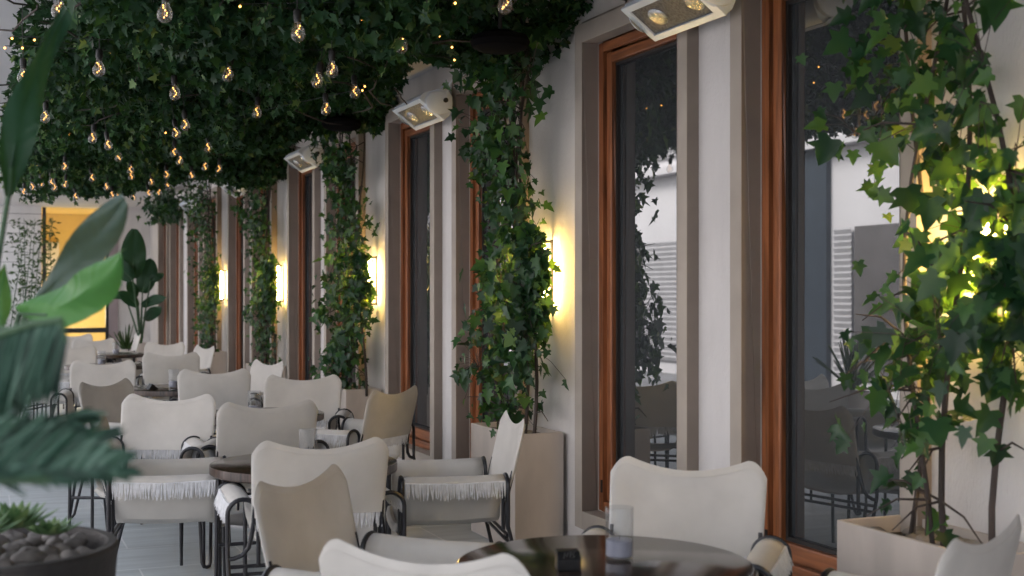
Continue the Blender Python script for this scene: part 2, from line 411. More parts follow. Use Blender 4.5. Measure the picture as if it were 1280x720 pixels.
# building across the courtyard (seen in the panes)
ab = empty('apartment_house', (-9.4, 12, -0.12), label='white two storey house with louvred shutters mirrored in the panes across the courtyard', cat='building')
o_ = Vector((9.4, -12, 0.12))
MB().box(-12.0, -9.4, -8, 40, -0.12, 5.6).build('wall', M['facade'], ab, smooth=False, loc=o_)
MB().box(-9.396, -9.15, -8, 40, 3.86, 4.0).build('ledge', M['facade'], ab, smooth=False, loc=o_)
MB().box(-9.396, -9.30, 17.25, 17.9, -0.12, 3.86).build('dark_panel', pmat('blue_grey_panel', (.035, .048, .065), .5), ab, smooth=False, loc=o_)
for (a, b, c, d) in [(-3.2,-1.9,-1.85,-1.1),(0.2,1.5,1.55,2.3),(4.0,5.3,5.35,6.1),(7.8,9.1,9.15,9.9),(11.6,12.9,12.95,13.7),(15.2,16.6,16.65,17.1),(19.4,20.7,20.75,21.6),(23.6,25.0,22.1,23.55),(27,28.3,28.35,29.2),(31,32.3,32.35,33.2)]:
    MB().box(-9.396, -9.36, a, b, 0.12, 2.55).build('window', M['oldpane'], ab, smooth=False, loc=o_)
    MB().box(-9.396, -9.36, a, b, 4.25, 5.4).build('window', M['oldpane'], ab, smooth=False, loc=o_)
    for (z0, nz) in ((0.14, 24), (4.2, 12)):
        s = MB()
        for j in range(nz):
            z = z0 + j*0.1
            s.add([(-9.35, c, z), (-9.35, d, z), (-9.325, d, z+0.07), (-9.325, c, z+0.07)], [(0, 1, 2, 3)])
            s.add([(-9.325, c, z+0.07), (-9.325, d, z+0.07), (-9.35, d, z+0.1), (-9.35, c, z+0.1)], [(0, 1, 2, 3)])
        s.build('shutter', M['shutter'], ab, smooth=False, loc=o_)

# ------------------------------------------------------------------ heaters
def make_heater():
    r = empty('patio_heater'); hl = 0.31
    # profile in (x, z): face tilted outwards and down; x away from wall negative
    prof = [(-0.335, 0.035), (-0.335, 0.055), (-0.30, 0.085), (-0.20, 0.115), (-0.13, 0.105), (-0.10, 0.06), (-0.10, -0.02), (-0.125, -0.075), (-0.15, -0.095), (-0.165, -0.09)]
    m = MB(); n = len(prof)
    vs = [(x, -hl, z) for x, z in prof] + [(x, hl, z) for x, z in prof]
    fs = [(i, (i+1), n+i+1, n+i) for i in range(n-1)]
    fs += [tuple(range(n)), tuple(range(2*n-1, n-1, -1))]
    m.add(vs, fs); m.build('housing', M['heater'], r)
    A = Vector((-0.335, 0, 0.035)); B = Vector((-0.165, 0, -0.09)); t = (B-A); nn = Vector((t.z, 0, -t.x)); nn.normalize()
    if nn.z > 0: nn = -nn
    def q(s, y, d): return A + t*s + Vector((0, y, 0)) + nn*d
    fr = MB()
    def bar(s0, s1, y0, y1, d0, d1):
        P8 = [q(s0,y0,d0), q(s1,y0,d0), q(s1,y1,d0), q(s0,y1,d0), q(s0,y0,d1), q(s1,y0,d1), q(s1,y1,d1), q(s0,y1,d1)]
        fr.add(P8, [(0,3,2,1),(4,5,6,7),(0,1,5,4),(1,2,6,5),(2,3,7,6),(3,0,4,7)])
    bar(-0.06, 0.10, -hl-0.012, hl+0.012, -0.002, 0.014); bar(0.90, 1.06, -hl-0.012, hl+0.012, -0.002, 0.014)
    bar(0.10, 0.90, -hl-0.012, -hl+0.05, -0.002, 0.014); bar(0.10, 0.90, hl-0.03, hl+0.012, -0.002, 0.014)
    fr.build('rim', M['heater'], r, bevel=0.003)
    g = MB(); P4 = [q(0.10,-hl+0.05,0.004), q(0.90,-hl+0.05,0.004), q(0.90,hl-0.03,0.004), q(0.10,hl-0.03,0.004)]
    g.add(P4, [(0,1,2,3)]); g.build('grille', M['mesh'], r, smooth=False)
    for yy in (0.13, -0.20):
        rb = MB(); rows = []
        for i in range(7):
            a = PI*i/12; rr = 0.05*math.cos(a)+0.002
            rows.append([q(0.5, yy, 0.006+0.010*math.sin(a)) + t.normalized()*rr*math.cos(2*PI*j/14) + Vector((0, rr*1.3*math.sin(2*PI*j/14), 0)) for j in range(14)])
        rb.grid(rows, close_u=True)
        rb.build('heating_lamp', M['reflector'], r)
    for s in (-1, 1):
        e = MB(); rows = []
        for (rr, dy) in ((0.001, 0.026), (0.062, 0.026), (0.080, 0.018), (0.085, 0.0)):
            rows.append([(-0.205+rr*1.25*math.cos(2*PI*j/24), s*(hl+dy), 0.012+rr*math.sin(2*PI*j/24)) for j in range(24)])
        e.grid(rows, close_u=True); e.build('end_cap', M['heater'], r)
        e = MB(); e.tube([(-0.16, s*(hl+0.02), 0.03), (-0.16, s*(hl+0.038), 0.03)], 0.017, 12); e.build('knob', M['black'], r)
    b = MB(); b.tube([(-0.14, 0.1, 0.09), (-0.10, 0.1, 0.15), (-0.003, 0.1, 0.16)], 0.013, 8); b.tube([(-0.14, -0.1, 0.09), (-0.10, -0.1, 0.15), (-0.003, -0.1, 0.16)], 0.013, 8)
    b.box(-0.02, -0.001, -0.16, 0.16, 0.11, 0.21); b.build('bracket', M['heater'], r)
    c = MB(); c.tube([(-0.16, -0.33, 0.05), (-0.12, -0.36, 0.17), (-0.06, -0.34, 0.22), (-0.01, -0.30, 0.20), (-0.006, -0.26, 0.36)], 0.005, 6); c.build('cable', M['heater'], r)
    return r
h0 = make_heater(); HLAB = ['large white infrared heater above the pier between the two big windows, its lamp glinting',
  'white infrared heater high on the pier beside the second window pair', 'white infrared heater above the third pier, half way along the terrace',
  'small white infrared heater above the fourth pier beside drooping ivy', 'tiny white infrared heater on the last pier under a dark ivy clump']
for i in range(5):
    loc = (0, 5.165+PER*i+0.0, 2.83)
    o = h0 if i == 0 else copy_tree(h0, loc)
    o.location = loc; tag(o, HLAB[i], 'heater', 'infrared heaters along the wall')

# ------------------------------------------------------------------ armchair
def make_chair():
    r = empty('armchair')
    R = 0.0095; y0, y1 = -0.225, 0.265
    # ---- seat and arm sling
    prof = [(0,.405),(.10,.407),(.18,.418),(.222,.445),(.240,.50),(.248,.55),(.25,.595)]
    for i in range(1, 11):
        a = PI - PI*0.83*i/10; prof.append((0.3075+0.0575*math.cos(a), 0.595+0.055*math.sin(a)))
    full = [(-x, z) for x, z in reversed(prof[1:])] + prof
    rows = []
    for j in range(9):
        v = j/8; y = y0+0.012 + (y1-y0-0.024)*v; sag = 0.010*math.sin(PI*v)
        row = []
        for x, z in full:
            dz = -sag*(0.5 if abs(x) > 0.25 else 1.2)
            if abs(x) < 0.2: dz -= 0.018*max(0, (v-0.8)/0.2)**2
            row.append((x*(1-0.012*math.sin(PI*v)), y, z+dz))
        rows.append(row)
    o = MB().grid(rows).build('seat_sling', M['canvas'], r)
    sm = o.modifiers.new('Solidify', 'SOLIDIFY'); sm.thickness = 0.007; sm.offset = 0
    # rolled front edge of the seat
    m = MB(); m.tube([(-.225,.262,.425),(-.19,.268,.398),(-.1,.27,.384),(0,.27,.38),(.1,.27,.384),(.19,.268,.398),(.225,.262,.425)], [.016,.019,.021,.022,.021,.019,.016], 8)
    m.build('front_roll', M['canvas'], r)
    # ---- arm fringes
    rg = random.Random(3)
    def strand(m, p, ln, w, dx, dy, nx):
        k = 3; pts = []
        for i in range(k+1):
            t = i/k; pts.append(Vector((p[0]+nx*0.010*math.sin(t*1.6)*rg.uniform(.6, 1.3)+dx*t*t, p[1]+dy*t*t, p[2]-ln*t)))
        w2 = w
        return pts
    for s in (-1, 1):
        m = MB()
        for i in range(86):
            t = (i+rg.uniform(-.3,.3))/85; y = y0+0.014+(y1-y0-0.028)*min(max(t,0),1)
            ln = rg.uniform(.060, .078); pts = strand(m, (s*0.3605, y, 0.628-0.006*math.sin(PI*t)), ln, .003, s*rg.uniform(.004, .016), rg.uniform(-.009, .009), s)
            m.tube(pts, [.0026,.0027,.0024,.0013], 4)
        hem = MB()
        m.tube([(s*0.3575, y0+.012, .627), (s*.356, 0.02, .618), (s*.3575, y1-.012, .627)], .004, 6)
        m.build('arm_fringe', M['fringe'], r)
    # ---- back sling
    zb = 0.578
    def ztop(u):
        a = abs(u); z = .858+.044*min(1, a/.76)**2.0
        if a > .76: z -= .060*((a-.76)/.24)**2.4
        return z
    NU, NV = 40, 14
    us = [-1+2*i/NU for i in range(NU+1)]; us = [math.copysign(1-(1-abs(u))**1.35, u) for u in us]
    def bp(u, v, side):
        zt = ztop(u); z = zb+(zt-zb)*v
        x = u*(.276+.008*v)
        yb = -.245-(z-.56)*.235 - .026*(1-u*u)*(.25+.75*math.sin(PI*min(v*.9+.05, 1))) - .010*max(0, v-.8)/.2*0
        th = .0135*max(0, 1-abs(u)**14)**.5*max(0, 1-max(0, v)**16)**.5*(0.55+.45*abs(u)**4) + .0006
        return (x, yb+side*th, z)
    front = [[bp(u, j/NV, 1) for u in us] for j in range(NV+1)]
    back = [[bp(u, j/NV, -1) for u in us] for j in range(NV+1)]
    m = MB(); m.grid(front); m.grid(back)
    m.grid([front[NV], back[NV]])
    m.grid([[front[j][0], back[j][0]] for j in range(NV+1)]); m.grid([[front[j][-1], back[j][-1]] for j in range(NV+1)])
    o = m.build('backrest', M['canvas'], r)
    # seams along the pocket
    sm_ = MB()
    for side in (1, -1):
        pts = [Vector(bp(u, .92-.0*abs(u), side))+Vector((0, side*.001, 0)) for u in [x for x in us if abs(x) < .93]]
        sm_.tube(pts, .0008, 4)
    sm_.build('seam', M['canvas'], o)
    m = MB()
    for side in (1, -1):
        for i in range(74):
            u = -0.985+1.97*(i+rg.uniform(-.3,.3))/73; u = min(max(u, -.985), .985)
            p = bp(u, 0, side*.6); ln = rg.uniform(.05, .068); k = 3; dx = rg.uniform(-.008, .008); dy = side*rg.uniform(-.003, .006)
            pts = [(p[0]+dx*(t/k)**2, p[1]+.012*t/k+dy*(t/k)**2, p[2]-ln*t/k) for t in range(k+1)]
            m.tube(pts, [.0026,.0027,.0024,.0013], 4)
    m.build('back_fringe', M['fringe'], r)
    # ---- frame: one steel rod part per side leg, posts and cross rails
    for s in (-1, 1):
        def arch(y):
            pts = []
            for i in range(0, 13):
                a = PI - PI*i/12; pts.append((s*(0.3075+0.0625*math.cos(a)), y, 0.592+0.060*math.sin(a)))
            return pts
        ft = arch(y1)
        m = MB(); m.tube([(s*.245, y1, .375)] + ft + [(s*.370, y1, .40), (s*.372, y1+.004, .2), (s*.374, y1+.010, .012)], R, 8)
        m.tube([(s*.245, y1, .375), (s*.246, y1, .2), (s*.25, y1+.006, .012)], R, 8)
        m.build('leg', M['rod'], r)
        rt = arch(y0)
        m = MB()
        m.tube([(s*.245, y0, .375)] + rt + [(s*.370, y0, .50), (s*.369, y0, .42), (s*.366, y0-.03, .30), (s*.362, y0-.085, .03), (s*.355, y0-.10, .011), (s*.34, y0-.105, .009), (s*.325, y0-.10, .012), (s*.318, y0-.088, .03), (s*.302, y0-.02, .30), (s*.298, y0, .375)], R, 8)
        m.build('leg', M['rod'], r)
        m = MB()
        top = [(s*.266, -.245-(z-.56)*.235, z) for z in (.66, .60, .56)]
        m.tube(top + [(s*.275, -.236, .50), (s*.285, -.232, .455), (s*.31, -.230, .425), (s*.345, -.228, .412), (s*.368, -.226, .410)], R*1.05, 8)
        m.build('back_post', M['rod'], r)
    for yy, zz in ((y1, .377), (y0, .377), (y0-.004, .345)):
        m = MB(); m.tube([(-.36, yy, zz), (.36, yy, zz)], R*.88, 8); m.build('cross_rail', M['rod'], r)
    return r

CH = [  # back-top centre (lateral, depth), facing (lateral, depth), label
 (.635, 4.62, -.31, -.95, 'cream canvas armchair facing us across the round table with tumbler and black box'),
 (-.71, 4.27, .92, -.39, 'cream armchair seen in half profile, its shaded back overlapping a wider back'),
 (-.22, 3.03, .39, .92, 'pale armchair whose curved back top alone rises at the bottom edge of the picture'),
 (1.22, 3.29, -.76, .64, 'pale armchair in front of the big ivy planter, cut by the picture edge'),
 (-.78, 5.25, -.31, .95, 'cream armchair, its wide back to us, fringed hem and black posts, before the second table'),
 (.01, 6.30, -.98, -.19, 'cream armchair in profile before the tall ivy planter, fringed arm toward us'),
 (-2.01, 6.20, .98, .18, 'cream armchair in profile with long fringed arm, back hidden by the palm frond'),
 (-2.03, 7.59, -.04, -1, 'bright cream armchair facing us squarely behind the fringed arm, fringe below its back'),
 (-1.35, 7.10, -.40, .9, 'grey shaded armchair back between the bright armchair and the second table, turned from us'),
 (-1.53, 9.37, .05, -1, 'light cream armchair with creased back facing us in front of the third planter'),
 (-.74, 8.10, -.88, .48, 'beige armchair turned sideways beside the second window pair, black arm ends showing'),
 (-2.80, 8.80, .93, -.37, 'small shaded armchair turned sideways just above the palm frond tip'),
 (-2.35, 10.10, -.2, .98, 'grey armchair back next to a candle glass, wide dip along its top'),
 (-3.64, 11.40, .22, -.97, 'shaded armchair with pale side arm, two candle glasses just above its back'),
 (-2.16, 11.36, -.76, -.65, 'narrow pale armchair in front of the glowing fourth ivy planter'),
 (-3.45, 12.95, -.2, .98, 'grey armchair back, middle distance, under the white chair below the agave'),
 (-3.50, 14.60, -.8, -.6, 'small white armchair turned toward the wall end of the terrace, beside the fifth ivy plant'),
 (-4.25, 15.70, -.3, -.95, 'small white armchair facing us below the large potted paddle plant'),
 (-5.10, 14.80, .3, -.95, 'white armchair half hidden behind the upper palm frond, fringed arm below'),
 (-4.85, 12.90, .9, -.1, 'pale armchair mostly behind the palm fronds, only seat and legs showing'),
 (-5.55, 17.00, .1, -1, 'distant grey armchair under the yellow lit window'),
 (-5.55, 19.00, -.9, -.4, 'distant pale armchair seen edge on beside the agave'),
 (-6.45, 18.80, .2, -1, 'most distant armchair, grey, at the foot of the yellow window'),
]
chair0 = make_chair()
for i, (x, y, fx, fy, lab) in enumerate(CH):
    f = WD(fx, fy); b = W(x, y); root = b + f*0.325
    rz = math.atan2(-f.x, f.y)
    o = chair0 if i == 0 else copy_tree(chair0, root, rz)
    o.location = root; o.rotation_euler = (0, 0, rz)
    tag(o, lab, 'armchair', 'canvas armchairs around the terrace tables')

# ------------------------------------------------------------------ tables and what stands on them
TT = 0.71
def make_table():
    r = empty('round_table')
    m = MB(); Rr = .433
    m.lathe([(0.0005, TT), (Rr-.006, TT), (Rr-.001, TT-.002)], 72, mi=0, closed=True)
    m.lathe([(Rr-.001, TT-.002), (Rr, TT-.006), (Rr, TT-.038), (Rr-.004, TT-.043)], 72, mi=1, closed=True)
    m.lathe([(Rr-.004, TT-.043), (0.0005, TT-.043)], 72, mi=0, closed=True)
    m.build('tabletop', [M['tabletop'], M['tableedge']], r)
    m = MB(); m.lathe([(.12, TT-.06), (.12, TT-.0435)], 28); m.lathe([(.062, .20), (.062, TT-.06)], 28); m.build('pedestal', M['black'], r)
    m = MB(); m.lathe([(.070, .03), (.070, .195), (.062, .20)], 28); m.build('collar', M['steel'], r)
    m = MB(); m.lathe([(.25, 0.0), (.25, .016), (.235, .022), (.08, .030)], 48); m.build('base', M['steel'], r)
    return r
TB = [(.27, 3.75, 'dark round pedestal table with glossy top, a tumbler and a black box on it'),
      (-.97, 5.98, 'dark round table with striped wooden edge standing behind the wide fringed back'),
      (-1.67, 8.40, 'dark round table mostly hidden behind the two grey shaded backs'),
      (-2.80, 10.70, 'dark round table carrying a candle glass and a small black ashtray'),
      (-4.45, 14.03, 'distant dark table beside the white fringed armchair, one candle glass above'),
      (-5.2, 16.6, 'last dark table below the yellow window, beside the agave')]
tb0 = make_table()
for i, (x, y, lab) in enumerate(TB):
    p = W(x, y); rz = random.uniform(0, 3)
    if i == 0: rz = 1.2
    o = tb0 if i == 0 else copy_tree(tb0, p, rz)
    o.location = p; o.rotation_euler = (0, 0, rz); tag(o, lab, 'table', 'round tables on the terrace')

def make_candle():
    r = empty('candle_glass')
    m = MB(); m.lathe([(.0005, 0.004), (.036, .004), (.041, .001), (.042, .006), (.0425, .152), (.0415, .1535), (.0402, .152), (.0398, .010)], 36, closed=True); m.build('tumbler', M['tumbler'], r)
    m = MB(); m.lathe([(.0005, .0065), (.034, .0065), (.0392, .012), (.0392, .056), (.036, .058), (.0005, .0575)], 32, closed=True); m.build('wax', M['wax'], r)
    m = MB(); m.tube([(0, 0, .056), (.001, 0, .064), (.003, .001, .070)], .0012, 5); m.build('wick', M['black'], r)
    return r
cd0 = make_candle()
CD = [(774, 697, 3.72, 'clear candle tumbler with grey wax beside the black box on the glossy table'),
      (385, None, 5.98, 'clear candle tumbler rising behind the back with long fringed hem'),
      (318, None, 8.30, 'clear candle tumbler beside the light creased armchair'),
      (217, None, 10.62, 'clear candle tumbler on the table with the small black ashtray'),
      (127, None, 14.0, 'faint candle tumbler above the shaded armchair with pale side arm'),
      (145, None, 16.5, 'faintest candle tumbler, on the last table below the yellow window')]
for i, (px, py, yc, lab) in enumerate(CD):
    p = W((px-640)/FPX*yc, yc, TT+.001)
    if i == 0: p = W((774-640)/FPX*3.80, 3.80, TT+.001)
    o = cd0 if i == 0 else copy_tree(cd0, p)
    o.location = p; tag(o, lab, 'candle', 'candle glasses on the tables')

# black etched box on the front table
bx = empty('ashtray_box', W((710-640)/FPX*3.66, 3.66, TT+.001), -YAW+.12, label='small black faceted box with pale etched figure lying on the glossy table', cat='box')
m = MB()
a = .034
vs = [(-a,-a*.8,0),(a,-a*.8,0),(a,a,0),(-a,a,0),(-a,-a*.8,.030),(a,-a*.8,.030),(a*.94,-a*.2,.052),(-a*.94,-a*.2,.052),(a*.94,a,.052),(-a*.94,a,.052)]
m.add(vs, [(0,3,2,1),(0,1,5,4),(4,5,6,7),(7,6,8,9),(2,3,9,8),(0,4,7,9,3),(1,2,8,6,5)])
m.build('lid', M['card'], bx, smooth=False, bevel=.0015)
e = MB()
def sl(u, v): return Vector((u, -a*.8+(a*.6)*v, .0306+.022*v)) + Vector((0, -.0006, .0010))
for pts in ([(-.016,.15),(-.012,.75),(-.006,.3),(-.001,.8)], [(.003,.2),(.006,.85)], [(.0095,.2),(.016,.35),(.010,.6),(.016,.8)]):
    e.tube([sl(u, v) for u, v in pts], .0009, 5)
e.build('etching', M['etch'], bx)
at = empty('ashtray', W((190-640)/FPX*10.5, 10.5, TT+.001), .4, label='tiny black tent shaped ashtray on the table with one candle glass', cat='ashtray')
m = MB(); m.add([(-.045,-.03,0),(.045,-.03,0),(.045,.03,0),(-.045,.03,0),(-.012,-.03,.045),(-.012,.03,.045),(.02,-.03,.02),(.02,.03,.02)], [(0,3,2,1),(0,4,5,3),(4,6,7,5),(6,1,2,7),(0,1,6,4),(3,5,7,2)])
m.build('shell', M['card'], at, smooth=False, bevel=.002)
m = MB(); m.box(.021, .038, -.02, .02, .018, .024); m.build('tray', M['steel'], at, smooth=False)

# ------------------------------------------------------------------ ivy planters
def ivy_plant(yc, label_i, label_p, spread=0.30, n=900, size=(.07, .12), tpl=TPL_HI, zlo=.70, seed=1, xc=-0.20, cl=46):
    rg = random.Random(seed); rn = np.random.default_rng(seed)
    ph = .68
    pl = empty('planter', (-.185, yc, 0), label=label_p, cat='planter', group='tall tapering boxes along the wall')
    x0, x1, yw, t = -.155, .155, .36, .015
    m = MB(); m.box(x0, x0+t, -yw, yw, 0, ph); m.box(x1-t, x1, -yw, yw, 0, ph); m.box(x0+t, x1-t, -yw, -yw+t, 0, ph); m.box(x0+t, x1-t, yw-t, yw, 0, ph); m.box(x0+t, x1-t, -yw+t, yw-t, 0, .05)
    m.build('box', M['planter'], pl, smooth=False, bevel=.003)
    MB().box(x0+t+.001, x1-t-.001, -yw+t+.001, yw-t-.001, .3, ph-.06).build('soil', M['soil'], pl, smooth=False)
    m = MB()
    for i in range(34):
        px, py = rg.uniform(x0+.05, x1-.05), rg.uniform(-yw+.05, yw-.05); s = rg.uniform(.022, .04)
        rows = []
        for a in range(7):
            th = -PI/2+PI*a/6
            rows.append([(px+s*1.25*math.cos(th)*math.cos(2*PI*j/10)*(1+.15*math.sin(j*1.7+i)), py+s*math.cos(th)*math.sin(2*PI*j/10), ph-.045+s*.7*math.sin(th)) for j in range(10)])
        m.grid(rows, close_u=True)
    m.build('pebbles', M['pebble'], pl)
    iv = empty('ivy_plant', (xc, yc, ph-.06), label=label_i, cat='ivy', group='ivy trained up between the windows')
    stems = []; m = MB()
    for k in range(4):
        bx_, by_ = rg.uniform(-.06, .06), (-.30+.16*k)*min(1, spread/.3)
        pts = []; rs = []
        ph1, ph2 = rg.uniform(0, 6), rg.uniform(0, 6)
        for i in range(15):
            t = i/14; z = t*(CEIL-.05-ph+.06)
            pts.append(Vector((bx_*(1-t)+.06*math.sin(ph1+t*6)*t, by_*(1-.45*t)+.085*math.sin(ph2+t*7), z))); rs.append(.0115*(1-.45*t) if k < 2 else .009*(1-.3*t))
        stems.append(pts); m.tube(pts, rs, 7)
    twigs = []
    for i in range(60):
        st = stems[rg.randrange(4)]; j = rg.randrange(1, 13); a = st[j]; ang = rg.uniform(0, 2*PI); ln = rg.uniform(.10, .30)*spread/.3
        b = a + Vector((-abs(math.cos(ang))*ln*.6, math.sin(ang)*ln, rg.uniform(-.16, .08)))
        mid = (a+b)/2 + Vector((0, 0, .03)); m.tube([a, mid, b], [.005, .004, .002], 5); twigs.append((a, mid, b))
    # leaves gathered in clumps along stems and twigs
    pos = []; nr = []; al = []; 
    H = CEIL-.05-ph
    clumps = []
    for c in range(cl):
        tw = twigs[rg.randrange(len(twigs))]; base = tw[rg.choice((1, 2))]
        if rg.random() < .3: st = stems[rg.randrange(4)]; base = st[rg.randrange(1, 14)]
        clumps.append((base, rg.uniform(.06, .15)*spread/.3))
    for zc in (.72, .86, 1.0, 1.12): clumps += [(Vector((-.02, -.25-.02*zc, zc+.06)), .075)] + [(Vector((.03, -.37+.03*q_, zc-.03+.05*q_)), .07) for q_ in range(3)]
    pet = m
    for i in range(n):
        bb = None
        if rg.random() < .86:
            b, rr = clumps[rg.randrange(len(clumps))]
            gg = lambda q: max(-1.35*q, min(1.35*q, rg.gauss(0, q)))
            p = Vector((b.x+gg(rr)*.55-.02, b.y+gg(rr), b.z+gg(rr*1.15))); bb = Vector(b)
        else:
            p = Vector((rg.gauss(-.03, .07), max(-spread*.85, min(spread*.6, rg.gauss(-.05, spread*.45))), rg.uniform(.05, H)))
        if p.z < .06: p.z = rg.uniform(.05, .35)
        if p.z > 2.45: p.z = rg.uniform(2.0, 2.5)
        top = max(0, p.z-1.5)
        p.x -= top*rg.uniform(0, .30); p.y *= 1+top*.25
        p.x = min(p.x, -xc-.035)
        if bb is not None and rg.random() < .45: pet.tube([bb, (Vector(bb)+p)*.5+Vector((0, 0, .02)), p], .0016, 3, caps=False)
        pos.append(p); nv = Vector((-.85+rg.gauss(0, .5), -.45+rg.gauss(0, .6), .30+rg.gauss(0, .45))); nr.append(nv)
        al.append(Vector((rg.gauss(-.15, .45), rg.gauss(0, .6), -.75+rg.gauss(0, .35))))
    m.build('stem', M['bark'], iv)
    sz = size[0]+(size[1]-size[0])*rn.random(n)**1.4; sz = sz*np.where(rn.random(n) < .2, .55, 1.0)
    tone = np.clip(rn.normal(.40, .24, n), 0, 1)
    leaf_cloud('foliage', np.array(pos), np.array(nr), np.array(al), sz, tone, tpl, M['ivy'], iv)
    return iv
ivy_plant(3.46, 'large leaved ivy at the picture edge, lit golden by the wall lamp behind it', 'beige planter box with pebbles on top, in front of the widest window', .40, 780, (.05, .118), seed=21, cl=54)
ivy_plant(7.19, 'dense ivy climbing from the tall planter between the first and second window pairs', 'tall beige planter box behind the profile armchair with fringed arm', .35, 1500, (.045, .105), seed=5, cl=56)
ivy_plant(10.89, 'dark ivy column with a yellow glow half way up, beside the second window pair', 'grey beige planter box behind the light creased armchair', .34, 1350, (.045, .10), seed=9, cl=52)
ivy_plant(14.59, 'ivy column whose lower half glows yellow against the lit wall strip', 'planter box hidden behind the narrow pale armchair', .30, 1250, (.045, .095), tpl=TPL_LO, seed=14)
ivy_plant(18.29, 'furthest ivy column with trailing side shoots beside the last window pairs', 'furthest planter box, at the foot of the trailing ivy', .34, 1250, (.045, .095), tpl=TPL_LO, seed=33)

# dark clump without planter at the far top corner
def ivy_clump(name, center, ext, n, label, seed, size=(.06, .11), tpl=TPL_LO):
    rn = np.random.default_rng(seed)
    e = empty(name, center, label=label, cat='ivy')
    p = rn.normal(0, 1, (n, 3))*np.array(ext)
    p[:, 2] = np.clip(p[:, 2], -1.6*ext[2], CEIL-center[2]-.02)
    p[:, 0] = np.minimum(p[:, 0], -center[0]-.03)
    nr = np.stack([rn.normal(-.5, .5, n), rn.normal(-.5, .5, n), rn.normal(.1, .5, n)], 1)
    al = np.stack([rn.normal(0, .5, n), rn.normal(0, .5, n), rn.normal(-.8, .3, n)], 1)
    leaf_cloud('foliage', p, nr, al, rn.uniform(size[0], size[1], n), np.clip(rn.normal(.3, .2, n), 0, 1), tpl, M['ivy'], e)
    m = MB()
    for i in range(6):
        a = Vector((rn.normal(0, ext[0]*.5), rn.normal(0, ext[1]*.6), CEIL-center[2]-.01)); m.tube([a, a+Vector((.02, .03, -.25)), a+Vector((rn.normal(0, .1), rn.normal(0, .1), -.5))], .006, 5)
    m.build('stem', M['bark'], e)
ivy_clump('hanging_ivy', (-.38, 21.5, 2.90), (.15, .34, .14), 420, 'dark ivy clump hanging at the far corner above the smallest heater', 3)

# ------------------------------------------------------------------ canopy
def canopy():
    rn = np.random.default_rng(77)
    def mk(n, ya, yb):
        y = rn.uniform(ya, yb, n); x = rn.uniform(-3.0, -.02, n)
        wav = .11*np.sin(x*2.1+y*1.3)+.07*np.sin(x*4.3-y*2.7+1)+.05*np.sin(y*5.1+x*1.9+2)
        g = np.clip((x+1.45)/.9, 0, 1); bay = np.abs(((y-3.46+PER/2) % PER)-PER/2)
        bot = 2.83+wav*.8 + .26*g*g*(3-2*g)*np.clip((bay-.25)/.5, 0, 1)
        edge = np.clip((x+3.05)/.35, 0, 1); 
        u = rn.random(n)**1.7
        z = bot+(CEIL-.03-bot)*u
        z = np.where(edge < 1, z+(1-edge)*.05, z)
        return np.stack([x, y, z], 1)
    def keep(p):
        r = np.random.default_rng(5).random(len(p))
        e = (p[:, 0]+3.02)+.18*np.sin(p[:, 1]*1.7)+.14*np.sin(p[:, 1]*4.1+1)
        # bare ceiling strip along the wall except by the ivy columns
        bay = np.abs(((p[:, 1]-3.46+PER/2) % PER)-PER/2)
        near_wall = (p[:, 0] > -.42-.10*np.sin(p[:, 1]*3.3)) & (bay > .75)
        return (e > r*.35) & ~near_wall
    def go(n, ya, yb, tpl, s0, s1, nm):
        p = mk(n, ya, yb); p = p[keep(p)]; m = len(p)
        low = np.clip((3.0-p[:, 2])/.3, 0, 1)
        nr = np.stack([rn.normal(-.25, .55, m), rn.normal(-.35, .55, m), rn.normal(-.35, .55, m)], 1)
        fl = rn.random(m) < .55; nr[fl, 2] = np.abs(nr[fl, 2])
        al = np.stack([rn.normal(0, .7, m), rn.normal(-.1, .7, m), rn.normal(-.45, .4, m)], 1)
        tone = np.clip(rn.normal(.34, .20, m)+.15*(rn.random(m) < .06)*3, 0, 1)
        sz = rn.uniform(s0, s1, m)
        return p, nr, al, sz, tone
    o = []
    a = go(44000, 1.2, 9.5, TPL_HI, .036, .072, 'a'); b = go(42000, 9.5, 17.6, TPL_LO, .045, .080, 'b')
    root = leaf_cloud('ivy_canopy', *a, TPL_HI, M['canopyleaf'])
    tag(root, 'dense dark ivy ceiling hung with small bulbs above the terrace', 'ivy', kind='stuff')
    far = leaf_cloud('far_foliage', *b, TPL_LO, M['canopyleaf'], root); far['kind'] = 'stuff'
    # woody runners and hanging tips
    m = MB(); rg = random.Random(8); pos = []; nr = []; al = []
    for i in range(150):
        x, y = rg.uniform(-2.95, -.5), rg.uniform(2, 17); a = rg.uniform(0, 2*PI); pts = [Vector((x, y, 3.0+rg.uniform(-.1, .15)))]
        for k in range(6):
            a += rg.uniform(-.6, .6); q = pts[-1]+Vector((math.cos(a)*.16, math.sin(a)*.16, rg.uniform(-.05, .03))); q.z = min(max(q.z, 2.82), 3.17); pts.append(q)
        m.tube(pts, [.006]*6+[.002], 5)
    for i in range(230):
        x, y = rg.uniform(-2.9, -1.3), rg.uniform(2, 17.4); z = 2.84; ln = rg.uniform(.05, .22)
        q = Vector((x, y, z)); pts = [q]
        for k in range(4): q = q+Vector((rg.uniform(-.03, .03), rg.uniform(-.03, .03), -ln/4)); pts.append(q)
        m.tube(pts, .0018, 4)
        for k, q in enumerate(pts):
            for r in range(2):
                pos.append(q); nr.append(Vector((rg.gauss(-.4, .5), rg.gauss(-.6, .5), rg.gauss(.2, .5)))); al.append(Vector((rg.gauss(0, .6), rg.gauss(0, .6), -.6)))
    v = m.build('stem', M['bark'], root)
    n = len(pos); tips = leaf_cloud('trailing_tips', np.array(pos), np.array(nr), np.array(al), RNG.uniform(.035, .07, n), np.clip(RNG.normal(.6, .25, n), 0, 1), TPL_HI, M['canopyleaf'], root)
    tips['kind'] = 'stuff'
canopy()

